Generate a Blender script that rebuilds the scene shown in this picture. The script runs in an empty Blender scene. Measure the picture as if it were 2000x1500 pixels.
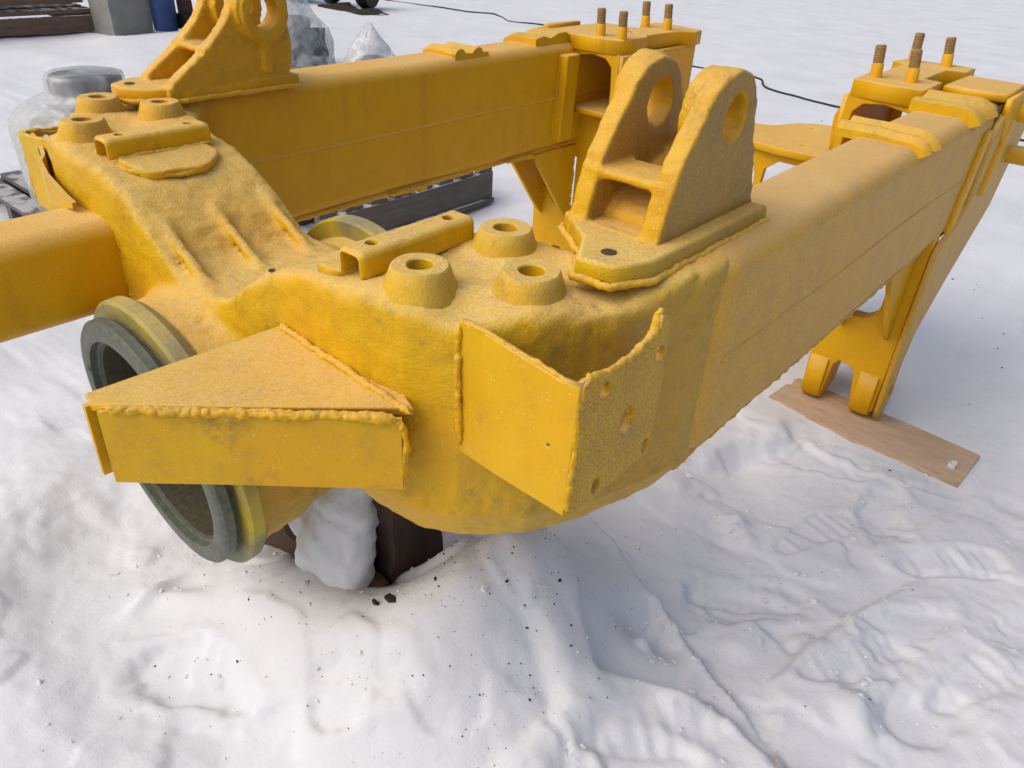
import bpy, bmesh, math, random
import numpy as np
from mathutils import Vector, Matrix

# ------------------------------------------------------------------ camera, sky, sun, exposure
S = 0.4                       # metres per modelling unit
scene = bpy.context.scene
RW = np.array([[0.7576772, 0.38050172, -0.53022986],
               [0.65054686, -0.37548342, 0.66015225],
               [0.05209654, -0.84512167, -0.53202942]])     # world axes in (right, down, forward)
CAM = Vector((2.85, 0.0, 3.3))
cd = bpy.data.cameras.new('camera'); cam = bpy.data.objects.new('camera', cd)
scene.collection.objects.link(cam)
m = Matrix(((RW[0, 0], -RW[0, 1], -RW[0, 2]), (RW[1, 0], -RW[1, 1], -RW[1, 2]), (RW[2, 0], -RW[2, 1], -RW[2, 2])))
cam.matrix_world = Matrix.Translation(CAM * S) @ m.to_4x4()
cd.sensor_width = 36.0; cd.lens = 1512 / 2000 * 36.0
cd.clip_start = 0.02; cd.clip_end = 3000
scene.camera = cam

world = bpy.data.worlds.new('World'); scene.world = world; world.use_nodes = True
wn = world.node_tree; wn.nodes.clear()
SUN_EL, SUN_AZ = math.radians(50), math.radians(205)      # azimuth clockwise from +y
sky = wn.nodes.new('ShaderNodeTexSky'); sky.sky_type = 'NISHITA'; sky.sun_disc = False
sky.sun_elevation = SUN_EL; sky.sun_rotation = SUN_AZ; sky.dust_density = 6.0; sky.air_density = 1.0
hs = wn.nodes.new('ShaderNodeHueSaturation'); hs.inputs['Saturation'].default_value = 0.85
bg = wn.nodes.new('ShaderNodeBackground'); bg.inputs['Strength'].default_value = 0.13
wo = wn.nodes.new('ShaderNodeOutputWorld')
wn.links.new(sky.outputs[0], hs.inputs['Color']); wn.links.new(hs.outputs[0], bg.inputs[0]); wn.links.new(bg.outputs[0], wo.inputs[0])
ld = bpy.data.lights.new('sun', 'SUN'); ld.energy = 0.62; ld.angle = math.radians(85); ld.color = (1.0, 0.985, 0.965)
sun = bpy.data.objects.new('sun', ld); scene.collection.objects.link(sun)
sd = Vector((math.sin(SUN_AZ) * math.cos(SUN_EL), math.cos(SUN_AZ) * math.cos(SUN_EL), math.sin(SUN_EL)))
sun.rotation_euler = sd.to_track_quat('Z', 'Y').to_euler(); sun.location = (0, 0, 8)
scene.view_settings.view_transform = 'Standard'; scene.view_settings.look = 'None'
scene.view_settings.exposure = 0.10; scene.view_settings.gamma = 1.0
scene.render.engine = 'CYCLES'
scene.cycles.max_bounces = 6; scene.cycles.diffuse_bounces = 3; scene.cycles.glossy_bounces = 2; scene.cycles.transparent_max_bounces = 8

rng = np.random.default_rng(7); random.seed(7)
COL = scene.collection

# ------------------------------------------------------------------ helpers
def vnoise(P, scale, seed=0):
    """smooth value noise in -1..1 at points P (N,3)"""
    Q = np.asarray(P, float) * scale + seed * 17.31
    i = np.floor(Q).astype(np.int64); f = Q - i; f = f * f * (3 - 2 * f)
    def h(a, b, c):
        n = (a * 374761393 + b * 668265263 + c * 1274126177 + seed * 97531) & 0x7fffffff
        n = ((n ^ (n >> 13)) * 1274126177) & 0x7fffffff
        return ((n ^ (n >> 16)) & 0xffff) / 32767.5 - 1.0
    x, y, z = i.T; fx, fy, fz = f.T; r = 0
    for dx in (0, 1):
        for dy in (0, 1):
            for dz in (0, 1):
                w = (fx if dx else 1 - fx) * (fy if dy else 1 - fy) * (fz if dz else 1 - fz)
                r = r + w * h(x + dx, y + dy, z + dz)
    return r

def fbm(P, scale, seed=0, octs=4, gain=0.5):
    r = 0; a = 1.0
    for o in range(octs):
        r = r + a * vnoise(P, scale * 2.03 ** o, seed + o * 5); a *= gain
    return r

def mesh(name, V, F, mat, parent=None, smooth=False, units=True):
    V = np.asarray(V, float)
    if units: V = V * S
    me = bpy.data.meshes.new(name); me.from_pydata(V.tolist(), [], [list(map(int, f)) for f in F]); me.update()
    return link(name, me, mat, parent, smooth)

def link(name, me, mat, parent=None, smooth=False):
    if mat is not None:
        me.materials.clear(); me.materials.append(mat)
    if smooth: me.shade_smooth()
    o = bpy.data.objects.new(name, me); COL.objects.link(o)
    if parent is not None:
        o.parent = parent; o.matrix_parent_inverse = world_of(parent).inverted()
    return o

def world_of(o):
    mtx = Matrix.LocRotScale(o.location, o.rotation_euler, o.scale)
    if o.parent is not None: mtx = world_of(o.parent) @ o.matrix_parent_inverse @ mtx
    return mtx

def tag(o, label, cat=None, group=None, kind=None):
    if label: o['label'] = label
    if cat: o['category'] = cat
    if group: o['group'] = group
    if kind: o['kind'] = kind
    return o

def empty(name, loc, label, cat, group=None):
    o = bpy.data.objects.new(name, None); COL.objects.link(o); o.location = Vector(loc) * S
    o.empty_display_size = 0.1
    return tag(o, label, cat, group)

def soft(o, ang=40):
    o.data.shade_smooth(); o.data.set_sharp_from_angle(angle=math.radians(ang)); return o

def bevel(o, w=0.008, seg=2, ang=35):
    b = o.modifiers.new('bevel', 'BEVEL'); b.width = w * S; b.segments = seg; b.limit_method = 'ANGLE'; b.angle_limit = math.radians(ang)
    return o

AX = {'x': (1, 2, 0), 'y': (0, 2, 1), 'z': (0, 1, 2)}      # plane axes a, b and extrude axis
def circle(ca, cb, r, n=24, ra=None):
    return [(ca + r * math.cos(t), cb + (ra or r) * math.sin(t)) for t in np.linspace(0, 2 * math.pi, n, endpoint=False)]

def plate(name, loops, axis, lo, hi, mat, parent=None, bev=0.006, rough=0.0, smooth=False):
    """flat plate: 2-D loops (first outer, rest holes) extruded along axis from lo to hi"""
    cu = bpy.data.curves.new('c', 'CURVE'); cu.dimensions = '2D'; cu.fill_mode = 'BOTH'
    t = (hi - lo) / 2; bev = min(bev, t * 0.8)
    cu.extrude = t - bev; cu.bevel_depth = bev; cu.bevel_resolution = 1; cu.offset = -bev
    for L in loops:
        sp = cu.splines.new('POLY'); sp.points.add(len(L) - 1); sp.use_cyclic_u = True
        for p, q in zip(sp.points, L): p.co = (q[0], q[1], 0, 1)
    o = bpy.data.objects.new('c', cu); COL.objects.link(o)
    me = bpy.data.meshes.new_from_object(o.evaluated_get(bpy.context.evaluated_depsgraph_get()))
    bpy.data.objects.remove(o); bpy.data.curves.remove(cu)
    n = len(me.vertices); co = np.empty(n * 3); me.vertices.foreach_get('co', co); co = co.reshape(-1, 3)
    a, b, c = AX[axis]; P = np.empty_like(co); P[:, a] = co[:, 0]; P[:, b] = co[:, 1]; P[:, c] = co[:, 2] + (lo + hi) / 2
    if rough: P += rough * np.stack([vnoise(P, 22, k) for k in range(3)], 1)
    me.vertices.foreach_set('co', (P * S).ravel()); me.name = name
    if axis == 'y': me.flip_normals()
    me.update()
    bm = bmesh.new(); bm.from_mesh(me); bmesh.ops.remove_doubles(bm, verts=bm.verts, dist=1e-5); bm.to_mesh(me); bm.free()
    return link(name, me, mat, parent, smooth)

def box(name, lo, hi, mat, parent=None, bev=0.008):
    (x0, y0, z0), (x1, y1, z1) = lo, hi
    V = [(x0, y0, z0), (x1, y0, z0), (x1, y1, z0), (x0, y1, z0), (x0, y0, z1), (x1, y0, z1), (x1, y1, z1), (x0, y1, z1)]
    F = [(0, 3, 2, 1), (4, 5, 6, 7), (0, 1, 5, 4), (1, 2, 6, 5), (2, 3, 7, 6), (3, 0, 4, 7)]
    o = mesh(name, V, F, mat, parent)
    return bevel(o, bev) if bev else o

def frames(path):
    P = np.asarray(path, float); T = np.gradient(P, axis=0); T /= np.linalg.norm(T, axis=1)[:, None]
    up = np.array([0, 0, 1.0]) if abs(T[0, 2]) < 0.9 else np.array([1.0, 0, 0])
    U = np.cross(T, up); U /= np.linalg.norm(U, axis=1)[:, None] + 1e-9; W = np.cross(U, T)
    return P, T, U, W

def resample(path, step):
    P = np.asarray(path, float); d = np.r_[0, np.cumsum(np.linalg.norm(np.diff(P, axis=0), axis=1))]
    n = max(2, int(d[-1] / step) + 1); s = np.linspace(0, d[-1], n)
    return np.stack([np.interp(s, d, P[:, k]) for k in range(3)], 1)

def tube(name, path, r, mat, parent=None, k=10, step=None, rough=0.0, seed=0, smooth=True, ripple=0.0, fall=None):
    if step: path = resample(path, step)
    P, T, U, W = frames(path); n = len(P); a = np.linspace(0, 2 * math.pi, k, endpoint=False)
    rr = np.full(n, r, float) if np.isscalar(r) else np.asarray(r, float)
    V = (P[:, None] + rr[:, None, None] * (np.cos(a)[None, :, None] * U[:, None] + np.sin(a)[None, :, None] * W[:, None])).reshape(-1, 3)
    if rough:
        C0 = np.repeat(P, k, 0); D = V - C0
        ns = 1 + rough * (0.25 * vnoise(V, 12, seed) + 0.6 * vnoise(V, 50, seed + 3) + 0.55 * vnoise(V, 110, seed + 5))
        if ripple: ns += ripple * np.sin(np.repeat(np.arange(n), k) * 1.3 + np.tile(a, n))
        V = C0 + D * ns[:, None]
    F = []
    for i in range(n - 1):
        for j in range(k):
            F.append((i * k + j, i * k + (j + 1) % k, (i + 1) * k + (j + 1) % k, (i + 1) * k + j))
    F.append(tuple(range(k))[::-1]); F.append(tuple((n - 1) * k + j for j in range(k)))
    return mesh(name, V, F, mat, parent, smooth)

def weld(path, r, parent, seed=0, rough=0.45, mat=None, step=0.006):
    W_ = resample(path, step); n = len(W_)
    W_ = W_ + r * 0.22 * np.stack([vnoise(W_, 20, seed + k) + 0.6 * vnoise(W_, 70, seed + k) for k in range(3)], 1)
    e = np.clip(np.minimum(np.arange(n), np.arange(n)[::-1]) / 5.0, 0.2, 1) * (1 + 0.5 * rough * (vnoise(W_, 9, seed + 4) + vnoise(W_, 45, seed + 6)))
    return tube('weld_bead', W_, r * 0.60 * e, mat or M['paint_weld'], parent, k=14, rough=rough * 0.8, seed=seed, ripple=0.04)

def lathe(name, prof, mat, parent=None, origin=(0, 0, 0), axis=(0, 0, 1), k=36, smooth=True, rough=0.0, seed=0, close=False):
    ax = Vector(axis).normalized(); q = Vector((0, 0, 1)).rotation_difference(ax).to_matrix()
    q = np.array(q); a = np.linspace(0, 2 * math.pi, k, endpoint=False); V = []; F = []
    for r, h in prof:
        for t in a: V.append((r * math.cos(t), r * math.sin(t), h))
    V = np.array(V) @ q.T + np.array(origin)
    n = len(prof)
    for i in range(n - 1 if not close else n):
        i2 = (i + 1) % n
        for j in range(k): F.append((i * k + j, i * k + (j + 1) % k, i2 * k + (j + 1) % k, i2 * k + j))
    if not close:
        if prof[0][0] > 1e-6: F.append(tuple(range(k))[::-1])
        if prof[-1][0] > 1e-6: F.append(tuple((n - 1) * k + j for j in range(k)))
    if rough: V = V + rough * np.stack([vnoise(V, 9, seed + kk) + .5 * vnoise(V, 25, seed + kk) for kk in range(3)], 1)
    o = mesh(name, V, F, mat, parent, False)
    if smooth: soft(o)
    return o

def nets(name, fn, lo, hi, res, mat, parent=None, rough=0.0, rscale=12, seed=0, ang=None, pits=0.0):
    """surface of a signed distance function (units), naive surface nets"""
    ax = [np.arange(l, h + res, res) for l, h in zip(lo, hi)]
    X, Y, Z = np.meshgrid(*ax, indexing='ij', sparse=True)
    F = fn(X, Y, Z) + np.zeros((len(ax[0]), len(ax[1]), len(ax[2])))
    neg = F < 0; nx, ny, nz = F.shape; cx, cy, cz = nx - 1, ny - 1, nz - 1
    acc = np.zeros((cx, cy, cz, 3)); cnt = np.zeros((cx, cy, cz))
    def sl(a, b, c): return (slice(a, a + cx), slice(b, b + cy), slice(c, c + cz))
    for d in range(3):
        o1, o2 = [k for k in range(3) if k != d]
        for p in (0, 1):
            for q in (0, 1):
                a = [0, 0, 0]; a[o1] = p; a[o2] = q; b = list(a); b[d] = 1
                A = F[sl(*a)]; B = F[sl(*b)]; cr = (A < 0) != (B < 0)
                t = np.where(cr, A / np.where(cr, A - B, 1), 0)
                acc[..., d] += np.where(cr, t, 0); acc[..., o1] += np.where(cr, p, 0); acc[..., o2] += np.where(cr, q, 0); cnt += cr
    act = cnt > 0; idx = -np.ones(act.shape, np.int64); idx[act] = np.arange(act.sum())
    ci = np.argwhere(act); V = (ci + acc[act] / cnt[act][:, None]) * res + np.array([a[0] for a in ax])
    Q = []
    for d in range(3):
        o1, o2 = [(1, 2), (2, 0), (0, 1)][d]
        s0 = [slice(None)] * 3; s1 = [slice(None)] * 3; s0[d] = slice(0, -1); s1[d] = slice(1, None)
        a = neg[tuple(s0)]; b = neg[tuple(s1)]; e = np.argwhere(a != b)
        e = e[(e[:, o1] > 0) & (e[:, o2] > 0) & (e[:, o1] < F.shape[o1] - 1) & (e[:, o2] < F.shape[o2] - 1)]
        inside = a[tuple(e.T)]; q = []
        for p1, p2 in ((0, 0), (1, 0), (1, 1), (0, 1)):
            c = e.copy(); c[:, o1] -= 1 - p1; c[:, o2] -= 1 - p2; q.append(idx[tuple(c.T)])
        q = np.stack(q, 1); q[~inside] = q[~inside][:, ::-1]; Q.append(q)
    Q = np.concatenate(Q)
    if rough or pits:
        fn_ = np.cross(V[Q[:, 2]] - V[Q[:, 0]], V[Q[:, 3]] - V[Q[:, 1]]); N = np.zeros_like(V)
        for k in range(4): np.add.at(N, Q[:, k], fn_)
        N /= np.linalg.norm(N, axis=1)[:, None] + 1e-12
        d = rough * (vnoise(V, rscale, seed) + 0.6 * vnoise(V, rscale * 2.3, seed + 1) + 0.35 * vnoise(V, rscale * 5, seed + 2))
        if pits: d -= pits * np.clip(vnoise(V, 30, seed + 9) - 0.45, 0, 1) * np.clip(vnoise(V, 3.0, seed + 11) + 0.3, 0, 1)
        V = V + N * d[:, None]
    me = bpy.data.meshes.new(name)
    V = V * S
    me.vertices.add(len(V)); me.vertices.foreach_set('co', V.astype(np.float32).ravel())
    me.loops.add(len(Q) * 4); me.loops.foreach_set('vertex_index', Q.astype(np.int32).ravel())
    me.polygons.add(len(Q)); me.polygons.foreach_set('loop_start', np.arange(0, len(Q) * 4, 4, dtype=np.int32))
    me.update(calc_edges=True); me.validate()
    o = link(name, me, mat, parent, True)
    if ang: me.set_sharp_from_angle(angle=math.radians(ang))
    return o

def smax(a, b, k):
    h = np.clip(0.5 - 0.5 * (a - b) / k, 0, 1); return a * (1 - h) + b * h + k * h * (1 - h)
def smin(a, b, k): return -smax(-a, -b, k)
def sstep(x): x = np.clip(x, 0, 1); return x * x * (3 - 2 * x)
def sd_box(X, Y, Z, lo, hi, r=0.0):
    q = [np.abs(A - (l + h) / 2) - ((h - l) / 2 - r) for A, l, h in zip((X, Y, Z), lo, hi)]
    return np.sqrt(sum(np.maximum(a, 0) ** 2 for a in q)) + np.minimum(np.maximum(np.maximum(q[0], q[1]), q[2]), 0) - r
def sd_seg(X, Y, Z, a, b, r):
    a = np.array(a, float); b = np.array(b, float); d = b - a
    t = np.clip(((X - a[0]) * d[0] + (Y - a[1]) * d[1] + (Z - a[2]) * d[2]) / (d @ d), 0, 1)
    return np.sqrt((X - a[0] - t * d[0]) ** 2 + (Y - a[1] - t * d[1]) ** 2 + (Z - a[2] - t * d[2]) ** 2) - r
def sd_poly(A, B, pts):
    P = np.array(pts, float); d = np.full(np.broadcast(A, B).shape, 1e9); s = np.ones_like(d); n = len(P)
    for i in range(n):
        p = P[i]; q = P[i - 1]; e = q - p; wa = A - p[0]; wb = B - p[1]
        t = np.clip((wa * e[0] + wb * e[1]) / (e @ e), 0, 1)
        d = np.minimum(d, (wa - e[0] * t) ** 2 + (wb - e[1] * t) ** 2)
        c1 = B >= p[1]; c2 = B < q[1]; c3 = e[0] * wb > e[1] * wa
        s = np.where((c1 & c2 & c3) | (~c1 & ~c2 & ~c3), -s, s)
    return s * np.sqrt(d)

# ------------------------------------------------------------------ materials
class NT:
    def __init__(self, name):
        self.m = bpy.data.materials.new(name); self.m.use_nodes = True; self.t = self.m.node_tree
        self.b = self.t.nodes['Principled BSDF']; self.out = self.t.nodes['Material Output']
        self.co = self.n('ShaderNodeTexCoord').outputs['Object']
    def n(self, ty, **kw):
        x = self.t.nodes.new(ty)
        for k, v in kw.items(): setattr(x, k, v)
        return x
    def l(self, a, b): self.t.links.new(a, b)
    def noise(self, scale, detail=4, rough=0.55, vec=None, dist=0.0):
        x = self.n('ShaderNodeTexNoise'); x.inputs['Scale'].default_value = scale; x.inputs['Detail'].default_value = detail
        x.inputs['Roughness'].default_value = rough; x.inputs['Distortion'].default_value = dist
        self.l(vec or self.co, x.inputs['Vector']); return x.outputs['Fac']
    def mapr(self, v, a, b, c=0.0, d=1.0):
        x = self.n('ShaderNodeMapRange'); self.l(v, x.inputs[0])
        for i, k in enumerate((a, b, c, d)): x.inputs[i + 1].default_value = k
        return x.outputs[0]
    def math(self, op, a, b):
        x = self.n('ShaderNodeMath', operation=op)
        for i, v in enumerate((a, b)):
            if hasattr(v, 'is_output'): self.l(v, x.inputs[i])
            else: x.inputs[i].default_value = v
        return x.outputs[0]
    def mix(self, f, a, b):
        x = self.n('ShaderNodeMix', data_type='RGBA')
        if hasattr(f, 'is_output'): self.l(f, x.inputs[0])
        else: x.inputs[0].default_value = f
        for i, v in ((6, a), (7, b)):
            if hasattr(v, 'is_output'): self.l(v, x.inputs[i])
            else: x.inputs[i].default_value = (*v, 1)
        return x.outputs[2]
    def bump(self, h, strength, dist=0.002, prev=None):
        x = self.n('ShaderNodeBump'); x.inputs['Strength'].default_value = strength; x.inputs['Distance'].default_value = dist
        self.l(h, x.inputs['Height'])
        if prev: self.l(prev, x.inputs['Normal'])
        return x.outputs[0]
    def nz(self):
        g = self.n('ShaderNodeNewGeometry'); s = self.n('ShaderNodeSeparateXYZ'); self.l(g.outputs['Normal'], s.inputs[0]); return s.outputs['Z']

YEL = (0.70, 0.37, 0.0015)
def paint(name, base=YEL, green=0.25, frost=0.30, speck=0.5, bump=0.5, film=0.0, wear=0.0, grain=260, lemon=0.3, primer=0.0, shade_x=0.0, shade_col=(0.235, 0.185, 0.125)):
    t = NT(name)
    big = t.noise(3.2, 5, 0.6); med = t.noise(17, 6, 0.65); fine = t.noise(grain, 3, 0.6); pit = t.noise(70, 5, 0.7)
    c = t.mix(t.mapr(big, 0.35, 0.7, 0, lemon), base, (0.64, 0.455, 0.007))
    c = t.mix(t.mapr(med, 0.3, 0.75, 0, 0.35), c, (base[0] * 0.82, base[1] * 0.72, base[2]))
    gm = t.math('MULTIPLY', t.mapr(med, 0.52, 0.68), t.mapr(pit, 0.45, 0.6))
    c = t.mix(t.math('MULTIPLY', gm, green), c, (0.20, 0.19, 0.06))
    mp = t.n('ShaderNodeMapping'); t.l(t.co, mp.inputs['Vector']); mp.inputs['Scale'].default_value = (1, 1, 0.16)
    stn = t.math('MULTIPLY', t.mapr(t.noise(22, 4, 0.6, mp.outputs[0]), 0.52, 0.72), t.mapr(big, 0.42, 0.62))
    c = t.mix(t.math('MULTIPLY', stn, 0.38), c, (0.42, 0.15, 0.006))
    if primer:
        c = t.mix(t.math('MULTIPLY', t.mapr(t.noise(9, 3, 0.5), 0.34, 0.62), primer), c, (0.12, 0.14, 0.11))
    if wear:
        w = t.math('MULTIPLY', t.mapr(t.noise(6, 5, 0.6), 0.55, 0.68), t.mapr(pit, 0.4, 0.6)); c = t.mix(t.math('MULTIPLY', w, wear), c, (0.05, 0.045, 0.05))
    if film:  # brown layer: thin frost plus shade and sky sheen painted into the colour
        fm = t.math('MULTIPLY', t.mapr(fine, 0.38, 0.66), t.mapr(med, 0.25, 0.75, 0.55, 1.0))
        c = t.mix(t.math('MULTIPLY', fm, film), c, shade_col)
    if shade_x:  # painted shade: browns the faces turned to +x by their normal
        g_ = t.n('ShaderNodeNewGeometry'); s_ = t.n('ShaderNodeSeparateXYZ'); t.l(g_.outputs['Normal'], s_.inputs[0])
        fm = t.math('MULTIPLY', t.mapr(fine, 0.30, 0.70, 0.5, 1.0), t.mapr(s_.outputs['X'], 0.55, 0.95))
        c = t.mix(t.math('MULTIPLY', fm, shade_x), c, (0.19, 0.14, 0.07))
    up = t.mapr(t.nz(), 0.25, 0.95)
    fr = t.math('MULTIPLY', up, t.mapr(fine, 0.36, 0.60, 0.30, 1.15))
    fr = t.math('MULTIPLY', fr, t.mapr(big, 0.3, 0.65, 0.7, 1.1))
    c = t.mix(t.math('MULTIPLY', fr, frost), c, (0.84, 0.72, 0.52))
    v = t.n('ShaderNodeTexVoronoi'); v.inputs['Scale'].default_value = 170; v.inputs['Randomness'].default_value = 1; t.l(t.co, v.inputs['Vector'])
    sp = t.math('MULTIPLY', t.mapr(v.outputs['Distance'], 0.20, 0.08), t.mapr(t.noise(60, 2, 0.5), 0.5, 0.62))
    c = t.mix(t.math('MULTIPLY', sp, speck), c, (0.88, 0.84, 0.76))
    t.l(c, t.b.inputs['Base Color'])
    t.l(t.mapr(fr, 0, 1, 0.46, 0.85), t.b.inputs['Roughness'])
    t.b.inputs['Specular IOR Level'].default_value = 0.28
    n = t.bump(pit, bump * 0.6, 0.004); n = t.bump(fine, bump * 0.8, 0.0016, n); n = t.bump(sp, 0.5 * speck, 0.0012, n)
    t.l(n, t.b.inputs['Normal'])
    return t.m

def wood(name, c1, c2, axis='X', scale=6, rough_=0.85, dark=(0.04, 0.03, 0.025), snow=0.0):
    t = NT(name); mp = t.n('ShaderNodeMapping'); t.l(t.co, mp.inputs['Vector'])
    sc = {'X': (0.7, 9, 9), 'Y': (9, 0.7, 9), 'Z': (9, 9, 0.7)}[axis]; mp.inputs['Scale'].default_value = sc
    g = t.noise(scale, 6, 0.65, mp.outputs[0], 0.6); g2 = t.noise(scale * 5, 4, 0.6, mp.outputs[0]); st = t.noise(3, 4, 0.6)
    c = t.mix(t.mapr(g, 0.3, 0.7), c1, c2); c = t.mix(t.mapr(g2, 0.52, 0.72, 0, 0.6), c, dark)
    c = t.mix(t.mapr(st, 0.5, 0.75, 0, 0.5), c, tuple(x * 0.55 for x in c1))
    if snow:
        f = t.math('MULTIPLY', t.mapr(t.nz(), 0.5, 0.9), t.mapr(t.noise(12, 4, 0.6), 0.45, 0.55)); c = t.mix(t.math('MULTIPLY', f, snow), c, (0.8, 0.82, 0.85))
    t.l(c, t.b.inputs['Base Color']); t.b.inputs['Roughness'].default_value = rough_
    t.l(t.bump(g2, 0.5, 0.003, t.bump(g, 0.4, 0.004)), t.b.inputs['Normal']); return t.m

def plain(name, c, rough=0.7, var=0.3, scale=20, metal=0.0, bump=0.2, c2=None):
    t = NT(name); n = t.noise(scale, 5, 0.6)
    t.l(t.mix(t.mapr(n, 0.3, 0.7), c, c2 or tuple(x * (1 - var) for x in c)), t.b.inputs['Base Color'])
    t.b.inputs['Roughness'].default_value = rough; t.b.inputs['Metallic'].default_value = metal
    if bump: t.l(t.bump(n, bump, 0.004), t.b.inputs['Normal'])
    return t.m

def snow_mat():
    t = NT('snow'); a = t.noise(2.2, 6, 0.6); f = t.noise(160, 4, 0.7); md = t.noise(28, 6, 0.65)
    c = t.mix(t.mapr(a, 0.35, 0.7), (0.715, 0.735, 0.775), (0.64, 0.66, 0.695))
    dirt = t.math('MULTIPLY', t.mapr(t.noise(1.1, 5, 0.65), 0.5, 0.72), t.mapr(md, 0.42, 0.62))
    c = t.mix(t.math('MULTIPLY', dirt, 0.22), c, (0.46, 0.43, 0.39))
    v = t.n('ShaderNodeTexVoronoi'); v.inputs['Scale'].default_value = 75; t.l(t.co, v.inputs['Vector'])
    sp = t.math('MULTIPLY', t.mapr(v.outputs['Distance'], 0.13, 0.07), t.mapr(t.noise(1.7, 3, 0.6), 0.54, 0.66))
    sp = t.math('MULTIPLY', sp, t.mapr(t.noise(40, 2, 0.5), 0.52, 0.6))
    c = t.mix(t.math('MULTIPLY', sp, 0.9), c, (0.06, 0.05, 0.045))
    t.l(c, t.b.inputs['Base Color']); t.b.inputs['Roughness'].default_value = 0.75; t.b.inputs['Specular IOR Level'].default_value = 0.25
    t.l(t.bump(f, 0.45, 0.0025, t.bump(md, 0.35, 0.006)), t.b.inputs['Normal']); return t.m

def film_mat(name='plastic_film', a=0.12, b=0.4, col=(0.74, 0.77, 0.79)):
    t = NT(name); n = t.noise(14, 5, 0.6); n2 = t.noise(24, 2, 0.5, None, 1.5)
    n3 = t.noise(7, 2, 0.5, None, 1.0); tr = t.n('ShaderNodeBsdfTransparent'); tl = t.n('ShaderNodeBsdfTranslucent'); tl.inputs['Color'].default_value = (0.72, 0.75, 0.77, 1)
    gl = t.n('ShaderNodeBsdfGlossy'); gl.inputs['Roughness'].default_value = 0.35; df = t.n('ShaderNodeBsdfDiffuse'); df.inputs['Color'].default_value = (*col, 1)
    bp = t.bump(n2, 0.25, 0.004, t.bump(n3, 0.6, 0.03))
    for x in (gl, df, tl): t.l(bp, x.inputs['Normal'])
    def mx(f, a, b):
        x = t.n('ShaderNodeMixShader')
        if hasattr(f, 'is_output'): t.l(f, x.inputs[0])
        else: x.inputs[0].default_value = f
        t.l(a, x.inputs[1]); t.l(b, x.inputs[2]); return x.outputs[0]
    s = mx(0.45, df.outputs[0], tl.outputs[0]); s = mx(0.15, s, gl.outputs[0]); s = mx(t.mapr(n3, 0.35, 0.65, a, b), s, tr.outputs[0])
    t.l(s, t.out.inputs['Surface']); return t.m

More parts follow.
